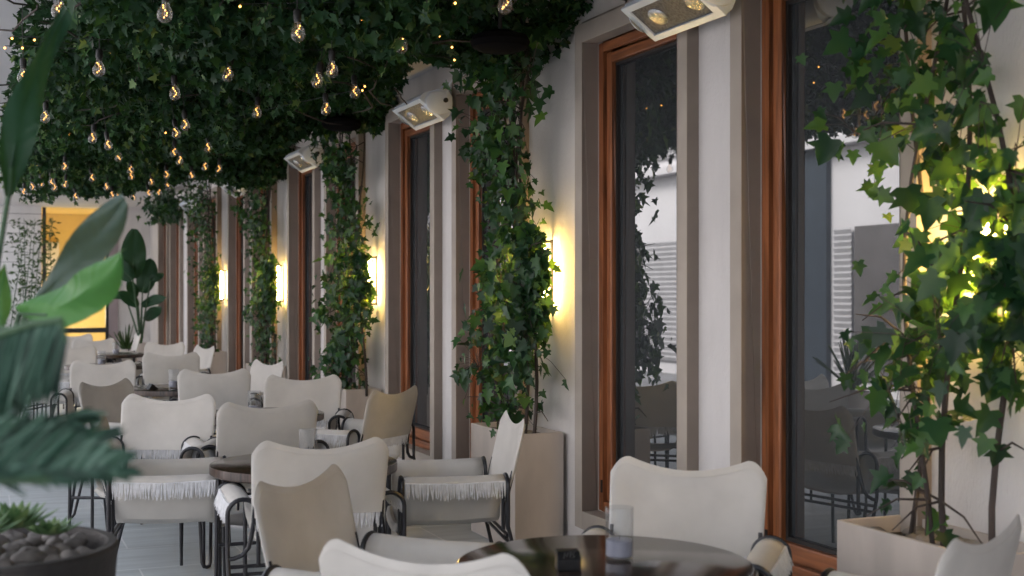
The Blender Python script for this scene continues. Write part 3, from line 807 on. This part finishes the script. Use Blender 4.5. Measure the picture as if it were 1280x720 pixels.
# dark round ceiling fittings over the ivy columns
def make_fitting():
    r = empty('ceiling_speaker')
    m = MB(); m.lathe([(.0005, -.085), (.10, -.082), (.15, -.062), (.165, -.03), (.15, 0.0), (.06, .03), (.0005, .032)], 32, closed=True); m.build('shell', M['matt'], r)
    m = MB(); m.tube([(0, 0, .03), (0, 0, .30)], .012, 8); m.build('stem', M['black'], r)
    return r
sp0 = make_fitting()
for i, (px, py, yc, lab) in enumerate([(625, 57, 7.0, 'black round pendant speaker half buried in ivy above the dense ivy column'), (427, 158, 10.6, 'black round pendant speaker under the ivy, above the dark ivy column')]):
    p = P(px, py, yc)+Vector((0, 0, .05)); o = sp0 if i == 0 else copy_tree(sp0, p); o.location = p; tag(o, lab, 'speaker', 'round speakers in the ivy')

# ------------------------------------------------------------------ bulbs
def make_bulb():
    r = empty('hanging_bulb')
    m = MB(); m.lathe([(.0005, -.092), (.010, -.0905), (.021, -.084), (.0285, -.073), (.0312, -.060), (.0292, -.045), (.0220, -.030), (.0150, -.016), (.0135, -.004)], 24, closed=True); m.build('glass', M['bulbglass'], r)
    m = MB(); m.lathe([(.0005, -.008), (.0145, -.008), (.0150, .004), (.0175, .006), (.0175, .040), (.012, .048), (.0005, .05)], 16, closed=True); m.build('socket', M['black'], r)
    m = MB(); m.tube([(0, 0, .048), (.004, 0, .12), (-.002, .002, .22), (0, 0, .34)], .0022, 6); m.build('cord', M['black'], r)
    rg = random.Random(4)
    for i in range(6):
        m = MB(); c = (.009*math.cos(i*1.1), .009*math.sin(i*1.1), -.022-.0095*i); rows = []
        for a in range(5):
            th = -PI/2+PI*a/4; rows.append([(c[0]+0.0029*math.cos(th)*math.cos(PI*j/3), c[1]+.0029*math.cos(th)*math.sin(PI*j/3), c[2]+.0034*math.sin(th)) for j in range(6)])
        m.grid(rows, close_u=True); m.build('filament', M['filament'], r)
    m = MB(); m.tube([(0, 0, -.008), (.001, .001, -.04), (0, 0, -.07)], .0012, 5); m.build('filament_post', M['steel'], r)
    return r
BL = [(73,14,'clear glowing bulb at the upper edge touching the tip of the tall dark leaf'),(207,17,'clear glowing bulb at the upper edge, next bulb past the tall dark leaf'),(634,7,'clear glowing bulb cut by the upper edge above the black speaker'),
 (372,42,'clear glowing bulb high in the middle of the ivy ceiling'),(503,57,'clear glowing bulb beside bright young leaves before the second heater'),(29,97,'clear glowing bulb between the picture edge and the tall dark leaf'),
 (124,87,'clear glowing bulb beside the middle of the tall dark leaf'),(287,94,'clear glowing bulb hanging singly above the third heater'),(218,117,'tilted clear bulb under two larger bulbs in the ivy'),(322,141,'clear glowing bulb hanging singly just above the third heater top'),
 (415,88,'clear bulb of a close trio, uppermost one'),(399,102,'smallest clear bulb of the close trio'),(443,116,'tilted bulb of the close trio beside orange fairy lights'),(407,137,'clear glowing bulb hanging below the close trio')]
FARB = [(231,157),(219,167),(57,147),(117,173),(134,182),(148,197),(218,191),(225,201),(260,185),(257,209),(274,212),(239,220),(208,219),(209,231),(189,228),(163,213),(164,221),(114,223),(81,209),(133,234),(40,234),(51,230),(64,228),(69,235),(82,231),(94,246),(140,244),(148,243),(168,247),(185,242),(199,241),(30,240)]
b0 = make_bulb(); k = 0
for (px, py, *lab) in BL + FARB:
    zz = 2.69 + .03*math.sin(px*1.3+py)
    yc = (zz-.055-CAMZ)*FPX/(HZ-py)
    p = W((px-640)/FPX*yc, yc, zz)
    o = b0 if k == 0 else copy_tree(b0, p, random.uniform(0, 6)); k += 1
    o.location = p
    o.rotation_euler = (random.uniform(-.16, .16), random.uniform(-.16, .16), random.uniform(0, 6))
    tag(o, lab[0] if lab else 'small clear bulb with glowing filament in the distant cluster under the ivy', 'bulb', 'bulbs hanging from the ivy ceiling' if lab else 'distant bulbs under the ivy')

fy = empty('fairy_light_string', (-1.6, 6, 2.9), label='thin string of tiny orange fairy lights threaded through the ivy ceiling', cat='fairy lights')
LED = [(15,48),(43,50),(28,60),(139,66),(208,55),(298,25),(318,28),(207,166//1),(452,24),(473,25),(569,4),(549,45),(565,59),(568,75),(456,108),(453,113),(403,50),(444,60),(100,179),(125,180),(160,193),(86,168),(268,222),(270,226),(6,60),(300,8)]
led = MB(); rows = []
for a in range(5):
    th = -PI/2+PI*a/4; rows.append([(.006*math.cos(th)*math.cos(PI*j/3), .006*math.cos(th)*math.sin(PI*j/3), .006*math.sin(th)) for j in range(6)])
led.grid(rows, close_u=True); l0 = led.build('led', M['led'], fy); pts = []
for i, (px, py) in enumerate(LED):
    yc = (2.80-CAMZ)*FPX/(HZ-py); p = W((px-640)/FPX*yc, yc, 2.80)-Vector((-1.6, 6, 2.9)); pts.append(p)
    o = l0 if i == 0 else l0.copy()
    if i: COL.objects.link(o); o.parent = fy
    o.location = p
pts.sort(key=lambda v: v.y); m = MB()
m.tube([p+Vector((0, 0, .012)) for p in pts], .0015, 4); m.build('wire', M['black'], fy)

# ------------------------------------------------------------------ wall lamps
LAMPS = []
def make_lamp():
    r = empty('wall_lamp')
    m = MB(); m.lathe([(.0005, -.215), (.015, -.213), (.017, -.185), (.0005, -.184)], 20, closed=True); m.build('cup', M['rod'], r)
    m = MB(); m.box(.016, .062, -.006, .006, -.206, -.192); m.box(.016, .062, -.006, .006, .202, .216); m.box(.054, .064, -.012, .012, -.21, .22); m.build('bracket', M['rod'], r)
    m = MB(); m.lathe([(.0005, .20), (.015, .20), (.017, .222), (.0005, .224)], 20, closed=True); m.build('cap', M['rod'], r)
    m = MB(); m.tube([(0, 0, -.19), (0, 0, 0), (0, 0, .20)], .0125, 14); m.build('light_tube', M['lampglow'], r)
    return r
lp0 = make_lamp()
LL = ['wall lamp glowing warm behind the large leaved ivy at the picture edge', 'small black wall lamp glowing through the dense ivy column', 'small black wall lamp shining down a wall strip beside the dark ivy column', 'wall lamp above the golden wall strip of the fourth bay', 'wall lamp above the furthest lit wall strip']
for i in range(5):
    y = 3.24+PER*i; p = Vector((-.066, y+(.11 if i else .13), 1.60))
    o = lp0 if i == 0 else copy_tree(lp0, p); o.location = p
    tag(o, LL[i], 'lamp', 'wall lamps behind the ivy')
    if i == 0:   # the lamp of the first bay is turned up
        for ch in o.children:
            if ch.name.startswith('light_tube'):
                FIRST = ch
FIRST.data = FIRST.data.copy(); FIRST.data.materials[0] = emit_mat('brighter_lamp_glow', (1.0, 0.63, 0.19), 85.0)

d = bpy.data.lights.new('room_light', 'POINT'); d.energy = 16; d.color = (1.0, .84, .52); d.shadow_soft_size = .25
lo = bpy.data.objects.new('room_light', d); COL.objects.link(lo); lo.location = Vector((-1.3, 28.3, 1.1))-Vector((-1.5, 26.9, 0)); lo.parent = ew

# ------------------------------------------------------------------ plants
def paddle(m_rows, p0, p1, p2, side, width, fold=.25, nseg=64, pk=.85):
    """broad paddle blade along a bezier; side = vector across the blade."""
    p0, p1, p2 = Vector(p0), Vector(p1), Vector(p2); rows = []
    side = Vector(side).normalized()
    for i in range(nseg+1):
        t = i/nseg; c = p0*(1-t)**2+p1*2*t*(1-t)+p2*t*t; tg = (p1-p0)*(1-t)+(p2-p1)*t; tg.normalize()
        sd = side - tg*side.dot(tg); sd.normalize(); nn = tg.cross(sd)
        w_ = width*(math.sin(PI*min(1, t*.94+.03)**pk))**.62
        row = []
        for j in range(-6, 7):
            u = j/6; rip = .014*w_*(math.sin(t*85-abs(u)*9)+.8*math.sin(t*57-abs(u)*6+1)+.9*math.sin(t*13+u*3))*abs(u)**.5
            row.append(c + sd*(u*w_*.5) + nn*(abs(u)*fold*w_*.5 - .10*w_*u*u + rip + .018*math.sin(t*9+u*2)*abs(u)))
        rows.append(row)
    return rows

# strelitzia close on the left
st = empty('strelitzia', P(-75, 720, 3.0)*1.0, label='plant with a tall dark leaf, a grey green leaf and a bright green leaf', cat='plant')
st.location.z = 0
so = -st.location
base = Vector((st.location.x, st.location.y, .55))
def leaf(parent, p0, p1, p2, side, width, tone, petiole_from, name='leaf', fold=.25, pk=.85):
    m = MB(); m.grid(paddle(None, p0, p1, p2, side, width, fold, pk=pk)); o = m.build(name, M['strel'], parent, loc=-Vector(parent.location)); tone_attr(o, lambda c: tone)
    q = MB(); a = Vector(petiole_from); b = Vector(p0); c = b*.5+a*.5; c.z += .08
    q.tube([a, c, b, (b*.5+Vector(p1)*.5)], [.010, .008, .006, .003], 7); q.build('stalk', M['stem'], o, loc=(0, 0, 0))
    return o
cr = Vector((CS, -SN, 0)); cf = Vector((SN, CS, 0)); up = Vector((0, 0, 1))
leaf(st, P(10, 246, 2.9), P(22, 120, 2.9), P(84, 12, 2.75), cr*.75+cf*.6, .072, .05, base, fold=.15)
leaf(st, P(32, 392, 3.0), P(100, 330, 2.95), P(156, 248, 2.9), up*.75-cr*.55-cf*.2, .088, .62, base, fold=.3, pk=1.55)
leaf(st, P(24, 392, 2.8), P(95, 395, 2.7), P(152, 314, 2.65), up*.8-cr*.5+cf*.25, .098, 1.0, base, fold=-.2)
leaf(st, P(-30, 470, 3.0), P(0, 400, 3.0), P(6, 330, 3.0), cr, .05, .9, base)
m = MB(); m.lathe([(.16, 0), (.20, .5), (.205, .55), (.185, .55), (.18, .50), (.0005, .49)], 28, closed=True); m.build('pot', M['bowl'], st)

# drooping palm fronds
pm = empty('palm', P(-230, 720, 2.0), label='drooping blue green palm fronds hanging in front of the chairs', cat='palm')
pm.location.z = 0
def frond(spine, lens, dirs, n, tone0, width=.022):
    """spine: list of points; leaflets start on it and hang in the directions given."""
    m = MB(); T = []
    rg = random.Random(int(spine[0].x*1000))
    cum = [(spine[i], spine[i+1]) for i in range(len(spine)-1)]
    for i in range(n):
        t = i/(n-1)*(len(spine)-1); k = min(int(t), len(spine)-2); a = cum[k][0].lerp(cum[k][1], t-k); f = i/(n-1)
        for s, dvec in enumerate(dirs):
            d0 = dvec[0].lerp(dvec[1], f)+Vector((rg.gauss(0, .09), rg.gauss(0, .09), rg.gauss(0, .09))); ln = .64*(lens[0]*(1-f)+lens[1]*f)*rg.uniform(.88, 1.08)*(1 if s == 0 else .8)
            d0.normalize(); side = d0.cross(cf).normalized()*.8+cf*rg.uniform(-.5, .7)
            rows = []
            for q in range(7):
                u = q/6; c = a+d0*(ln*u)+Vector((0, 0, -.22*ln*u*u)); w_ = .55*width*math.sin(PI*(u*.93+.04))**.6
                rows.append([c-side*w_*.5, c+cf*(-w_*.25), c+side*w_*.5])
            m.grid(rows); T += [tone0+rg.gauss(0, .30)]*21
    v = m
    me = bpy.data.meshes.new('frond'); me.from_pydata(v.v, [], v.f); me.materials.append(M['palm'])
    me.polygons.foreach_set('use_smooth', [True]*len(me.polygons))
    at_ = me.attributes.new('tone', 'FLOAT', 'POINT'); at_.data.foreach_set('value', [min(max(x, 0), 1) for x in T])
    o = bpy.data.objects.new('frond', me); COL.objects.link(o); o.parent = pm; o.location = -pm.location
    q = MB(); rt = Vector((pm.location.x, pm.location.y, .55)); q.tube([rt, (rt+spine[0])/2+Vector((0, 0, .15))] + list(spine), [.012, .010]+[.006]*(len(spine)-1)+[.002], 7); q.build('rachis', M['stem'], o)
    return o
D = 1.85
def dv(x, y): return Vector(cr*x+up*y)
frond([P(-70, 452, D), P(-20, 425, D), P(40, 405, D), P(76, 400, D), P(84, 428, D)], (.20, .13), [(dv(-.15, -1), dv(-.42, -1)), (dv(-.3, -.9)+cf*.3, dv(-.55, -.9)+cf*.3)], 90, .45, .015)
frond([P(-70, 430, D+.1), P(-10, 412, D+.1), P(30, 412, D+.1), P(62, 420, D+.1)], (.20, .15), [(dv(-.1, -1), dv(-.3, -1)), (dv(.2, -.9)+cf*.3, dv(-.1, -.9)+cf*.3)], 76, .30, .015)
frond([P(-120, 606, D-.1), P(0, 600, D-.12), P(70, 600, D-.15), P(138, 590, D-.2)], (.27, .08), [(dv(.62, 1), dv(.8, .75)), (dv(.9, .45)+cf*.3, dv(1, .15)+cf*.3)], 120, .45, .015)
frond([P(-110, 590, D+.05), P(-20, 580, D+.05), P(50, 575, D+.05), P(110, 565, D)], (.24, .12), [(dv(.55, .95), dv(.75, .6)), (dv(.9, .1)-cf*.2, dv(.95, -.1)-cf*.2)], 100, .36, .015)
frond([P(-100, 560, D+.15), P(-20, 548, D+.15), P(50, 535, D+.15), P(85, 522, D+.1)], (.16, .10), [(dv(.75, .6), dv(.9, .2)), (dv(.9, -.4)-cf*.2, dv(.95, -.5)-cf*.2)], 84, .5, .015)
frond([P(-80, 598, D-.3), P(0, 600, D-.3), P(60, 598, D-.3), P(110, 588, D-.3)], (.13, .07), [(dv(.95, .35), dv(1, .1)), (dv(.8, .5)-cf*.2, dv(1, .2)-cf*.2)], 40, .20, .014)
m = MB(); m.lathe([(.15, 0), (.19, .5), (.195, .55), (.175, .55), (.17, .50), (.0005, .49)], 28, closed=True); m.build('pot', M['bowl'], pm)

# bowl with succulents and pebbles
Yb = 3.2; rb = .30
bc = P(-8, 682, Yb); zb = bc.z
bw = empty('bowl_planter', (bc.x, bc.y, 0), label='tall dark round planter with pebbles and succulents in the lower corner', cat='planter')
m = MB(); m.lathe([(.20, 0), (.26, .35), (rb-.004, zb-.03), (rb, zb-.008), (rb-.006, zb), (rb-.026, zb), (rb-.03, zb-.012), (rb-.035, zb-.06)], 56, closed=True); m.build('bowl', M['bowl'], bw)
m = MB(); m.lathe([(.0005, zb-.045), (rb-.036, zb-.045)], 40, closed=True); m.build('soil', M['soil'], bw)
def rock(parent, x, y, z, s, sx, sy, rg):
    m = MB(); rows = []; ph_ = rg.uniform(0, 6)
    for a in range(9):
        th = -PI/2+PI*a/8
        rows.append([(s*sx*math.cos(th)*math.cos(2*PI*j/14)*(1+.12*math.sin(2*PI*j/14*2+ph_)), s*sy*math.cos(th)*math.sin(2*PI*j/14)*(1+.1*math.cos(2*PI*j/14*3+ph_)), s*.72*math.sin(th)*(1+.1*math.sin(j*.9+ph_))) for j in range(14)])
    m.grid(rows, close_u=True); o = m.build('pebble', M['pebble'], None, loc=(x, y, z)); o.rotation_euler = (rg.uniform(-.3, .3), rg.uniform(-.3, .3), rg.uniform(0, 6)); return o
rg = random.Random(12)
spots = []
for i in range(400):
    a = rg.uniform(0, 2*PI); rr = rg.uniform(0, rb-.06)**1; x, y = rr*math.cos(a), rr*math.sin(a); s = rg.uniform(.020, .036)
    if all((x-q[0])**2+(y-q[1])**2 > (.85*(s+q[2]))**2 for q in spots): spots.append((x, y, s))
    if len(spots) > 46: break
for i, (x, y, s) in enumerate(spots):
    o = rock(None, bc.x+x, bc.y+y, zb-.030+s*.35, s, rg.uniform(1, 1.4), rg.uniform(.8, 1.1), rg)
    tag(o, 'smooth grey brown pebble lying among the succulents in the dark planter', 'pebble', 'pebbles in the dark planter')
def succulent(loc, rad, n, label, seed, rise=.7):
    rg = random.Random(seed); e = empty('succulent', loc, label=label, cat='succulent', group='succulents in the dark planter'); m = MB(); T = []
    for i in range(n):
        f = i/n; a = i*2.399; el = math.radians(12+70*f); ln = rad*(1-.55*f); d = Vector((math.cos(a)*math.cos(el), math.sin(a)*math.cos(el), math.sin(el)*rise)); sd = Vector((-math.sin(a), math.cos(a), 0)); nn = d.cross(sd)
        rows = []
        for q in range(7):
            u = q/6; w_ = rad*.34*math.sin(PI*min(1, u*.9+.08))**.8*(1-.3*u); c = d*(ln*u)+Vector((0, 0, .25*ln*u*u)); th = w_*.35
            rows.append([c+sd*w_*.5*math.cos(t)+nn*th*.5*math.sin(t) for t in [2*PI*j/8 for j in range(8)]])
        m.grid(rows, close_u=True); T.append((len(m.v), rg.uniform(.2, .9)))
    o = m.build('rosette', M['succ'], e); tone_attr(o, lambda c: .25+.6*((math.sin(c.x*90)+math.sin(c.y*70))*.25+.5))
succulent(P(18, 660, 3.12)-Vector((0, 0, .0)), .105, 30, 'large bright green succulent rosette by the picture edge', 1)
succulent(P(62, 668, 3.22), .085, 26, 'smaller grey green succulent spreading among the pebbles', 2, .45)
succulent(P(-25, 672, 3.0), .10, 24, 'succulent at the near rim of the dark planter', 3)

# plants by the end wall
def paddle_plant():
    p0 = P(176, 415, 23.0); e = empty('paddle_plant', (p0.x, p0.y, 0), label='tall potted plant with dark paddle leaves in front of the end wall', cat='plant'); o_ = Vector((-p0.x, -p0.y, 0))
    m = MB(); m.lathe([(.20, 0), (.24, .60), (.22, .60), (.21, .56), (.0005, .55)], 24, c=(p0.x, p0.y, 0), closed=True); m.build('pot', M['planter'], e, loc=o_)
    Y = 23.0
    for (ax, ay, bx, by, w_) in [(166,348,168,286,.44),(166,350,134,326,.34),(178,366,190,324,.38),(188,352,205,344,.16),(157,372,133,369,.16),(173,383,147,366,.22),(177,382,207,373,.2),(181,400,202,386,.22),(170,372,160,352,.2)]:
        a = P(ax, ay, Y+random.uniform(-.3, .3)); b = P(bx, by, Y+random.uniform(-.4, .2)); mid = (a+b)/2+Vector((0, 0, .06))
        sd = (b-a).cross(cf).normalized()*.9+cf*random.uniform(-.4, .4)
        q = MB(); q.grid(paddle(None, a, mid, b, sd, w_, .2, 20)); l = q.build('leaf', M['strel'], e, loc=o_); tone_attr(l, lambda c: .12)
        s = MB(); s.tube([(p0.x, p0.y, .55), ((p0.x+a.x)/2, (p0.y+a.y)/2, .55*.4+a.z*.6-.05), a, mid], [.02, .016, .012, .004], 6); s.build('stalk', M['stem'], l, loc=(0, 0, 0))
paddle_plant()
def spiky(loc, hgt, n, label, cat, seed, pot=True, w=.05, name='agave'):
    rg = random.Random(seed); e = empty(name, (loc.x, loc.y, 0), label=label, cat=cat); m = MB(); T = []
    for i in range(n):
        a = i*2.399; el = math.radians(rg.uniform(35, 86)); ln = hgt*rg.uniform(.75, 1.1); d = Vector((math.cos(a)*math.cos(el), math.sin(a)*math.cos(el), math.sin(el))); sd = Vector((-math.sin(a), math.cos(a), 0))
        m.grid([[Vector((0, 0, loc.z))+d*(ln*u)+Vector((0, 0, -.1*ln*u*u))+sd*(s*w*.5*(1-u)**.7) + d.cross(sd)*(abs(s)*-.012) for s in (-1, 0, 1)] for u in (0, .3, .6, .85, 1)])
    o = m.build('foliage', M['bamboo'], e); tone_attr(o, lambda c: rg.uniform(.1, .9))
    if pot:
        q = MB(); q.lathe([(.15, 0), (.18, loc.z-.02), (.165, loc.z-.02), (.16, loc.z-.05), (.0005, loc.z-.05)], 24, closed=True); q.build('pot', M['planter'], e)
spiky(P(158, 440, 20.5), .48, 26, 'spiky agave in a pot between distant chairs before the end wall', 'agave', 4)
def bamboo(px, yc, h, n, label, seed):
    rg = random.Random(seed); rn = np.random.default_rng(seed); b = W((px-640)/FPX*yc, yc); e = empty('bamboo', (b.x, b.y, 0), label=label, cat='bamboo', group='bamboos before the white siding')
    m = MB(); pos = []; nr = []; al = []
    for c in range(5):
        x, y = rg.uniform(-.35, .35), rg.uniform(-.2, .2); lean = Vector((rg.uniform(-.12, .12), rg.uniform(-.1, .1), 1))
        m.tube([Vector((x, y, 0)), Vector((x, y, 0))+lean*h*.5, Vector((x, y, 0))+lean*h+Vector((rg.uniform(-.1, .1), 0, 0))], [.010, .009, .003], 6)
        for i in range(n):
            t = rg.uniform(.25, 1); q = Vector((x, y, 0))+lean*h*t+Vector((rg.gauss(0, .10), rg.gauss(0, .10), 0)); pos.append(q); nr.append(Vector((rg.gauss(0, .5), -1+rg.gauss(0, .4), rg.gauss(.3, .4)))); al.append(Vector((rg.gauss(0, .7), rg.gauss(0, .4), rg.uniform(-.9, .3))))
    m.build('cane', M['stem'], e); k_ = len(pos)
    leaf_cloud('foliage', np.array(pos), np.array(nr), np.array(al), rn.uniform(.07, .13, k_), rn.random(k_), TPL_LANCE, M['bamboo'], e)
    q = MB(); q.box(-.45, .45, -.2, .2, 0, .45); q.build('trough', M['planter'], e, smooth=False, bevel=.01)
bamboo(18, 24.6, 2.9, 55, 'bamboo by the picture edge before the white lap siding', 2)
bamboo(48, 24.0, 2.9, 70, 'bamboo beside the dark window frame and white siding', 3)
# troughs along the open edge (seen in the panes)
for i, (y, lab) in enumerate([(9.6, 'spiky plant on a trough at the open edge, mirrored in the widest pane'), (12.2, 'spiky plant on the second trough, mirrored in the next pane')]):
    spiky(Vector((-3.95, y, .62)), .55, 34, lab, 'plant', 20+i, True, .05, 'yucca')

# ------------------------------------------------------------------ light
SUN_EL, SUN_AZ = math.radians(48), math.radians(80)   # azimuth from +Y clockwise: from the open side, slightly behind
wd = bpy.data.worlds.new('World'); scene.world = wd; wd.use_nodes = True
nt = wd.node_tree; nt.nodes.clear()
sky = nt.nodes.new('ShaderNodeTexSky'); sky.sky_type = 'NISHITA'; sky.sun_disc = False; sky.sun_elevation = SUN_EL; sky.sun_rotation = SUN_AZ; sky.dust_density = 3.0; sky.air_density = 1.0; sky.ozone_density = 1.0
bg = nt.nodes.new('ShaderNodeBackground'); bg.inputs['Strength'].default_value = 0.11
wo = nt.nodes.new('ShaderNodeOutputWorld'); hs = nt.nodes.new('ShaderNodeHueSaturation'); hs.inputs['Saturation'].default_value = 0.36; nt.links.new(sky.outputs[0], hs.inputs['Color']); nt.links.new(hs.outputs[0], bg.inputs['Color']); nt.links.new(bg.outputs[0], wo.inputs['Surface'])
sd = bpy.data.lights.new('sun', 'SUN'); sd.energy = 1.5; sd.angle = math.radians(25); sd.color = (1.0, .97, .95)
so_ = bpy.data.objects.new('sun', sd); COL.objects.link(so_)
dvec = Vector((math.sin(SUN_AZ)*math.cos(SUN_EL), math.cos(SUN_AZ)*math.cos(SUN_EL), math.sin(SUN_EL)))
so_.rotation_euler = dvec.to_track_quat('Z', 'Y').to_euler()

# ------------------------------------------------------------------ camera
cam = bpy.data.cameras.new('camera'); co = bpy.data.objects.new('camera', cam); COL.objects.link(co)
co.location = (CAMX, 0, CAMZ); co.rotation_euler = (math.radians(90), 0, -YAW)
cam.sensor_width = 36; cam.lens = 45.0; cam.shift_y = 6/1280; cam.clip_end = 500; cam.clip_start = .05
cam.dof.use_dof = True; cam.dof.focus_distance = 7.0; cam.dof.aperture_fstop = 3.2
scene.camera = co
vs_ = scene.view_settings; vs_.view_transform = 'Standard'; vs_.look = 'None'; vs_.exposure = 2.5; vs_.gamma = 1.0; vs_.use_curve_mapping = False
scene.render.engine = 'CYCLES'
cy = scene.cycles; cy.use_denoising = True; cy.max_bounces = 7; cy.diffuse_bounces = 4; cy.glossy_bounces = 3; cy.transmission_bounces = 4; cy.transparent_max_bounces = 10; cy.caustics_reflective = False; cy.caustics_refractive = False; cy.sample_clamp_indirect = 6.0
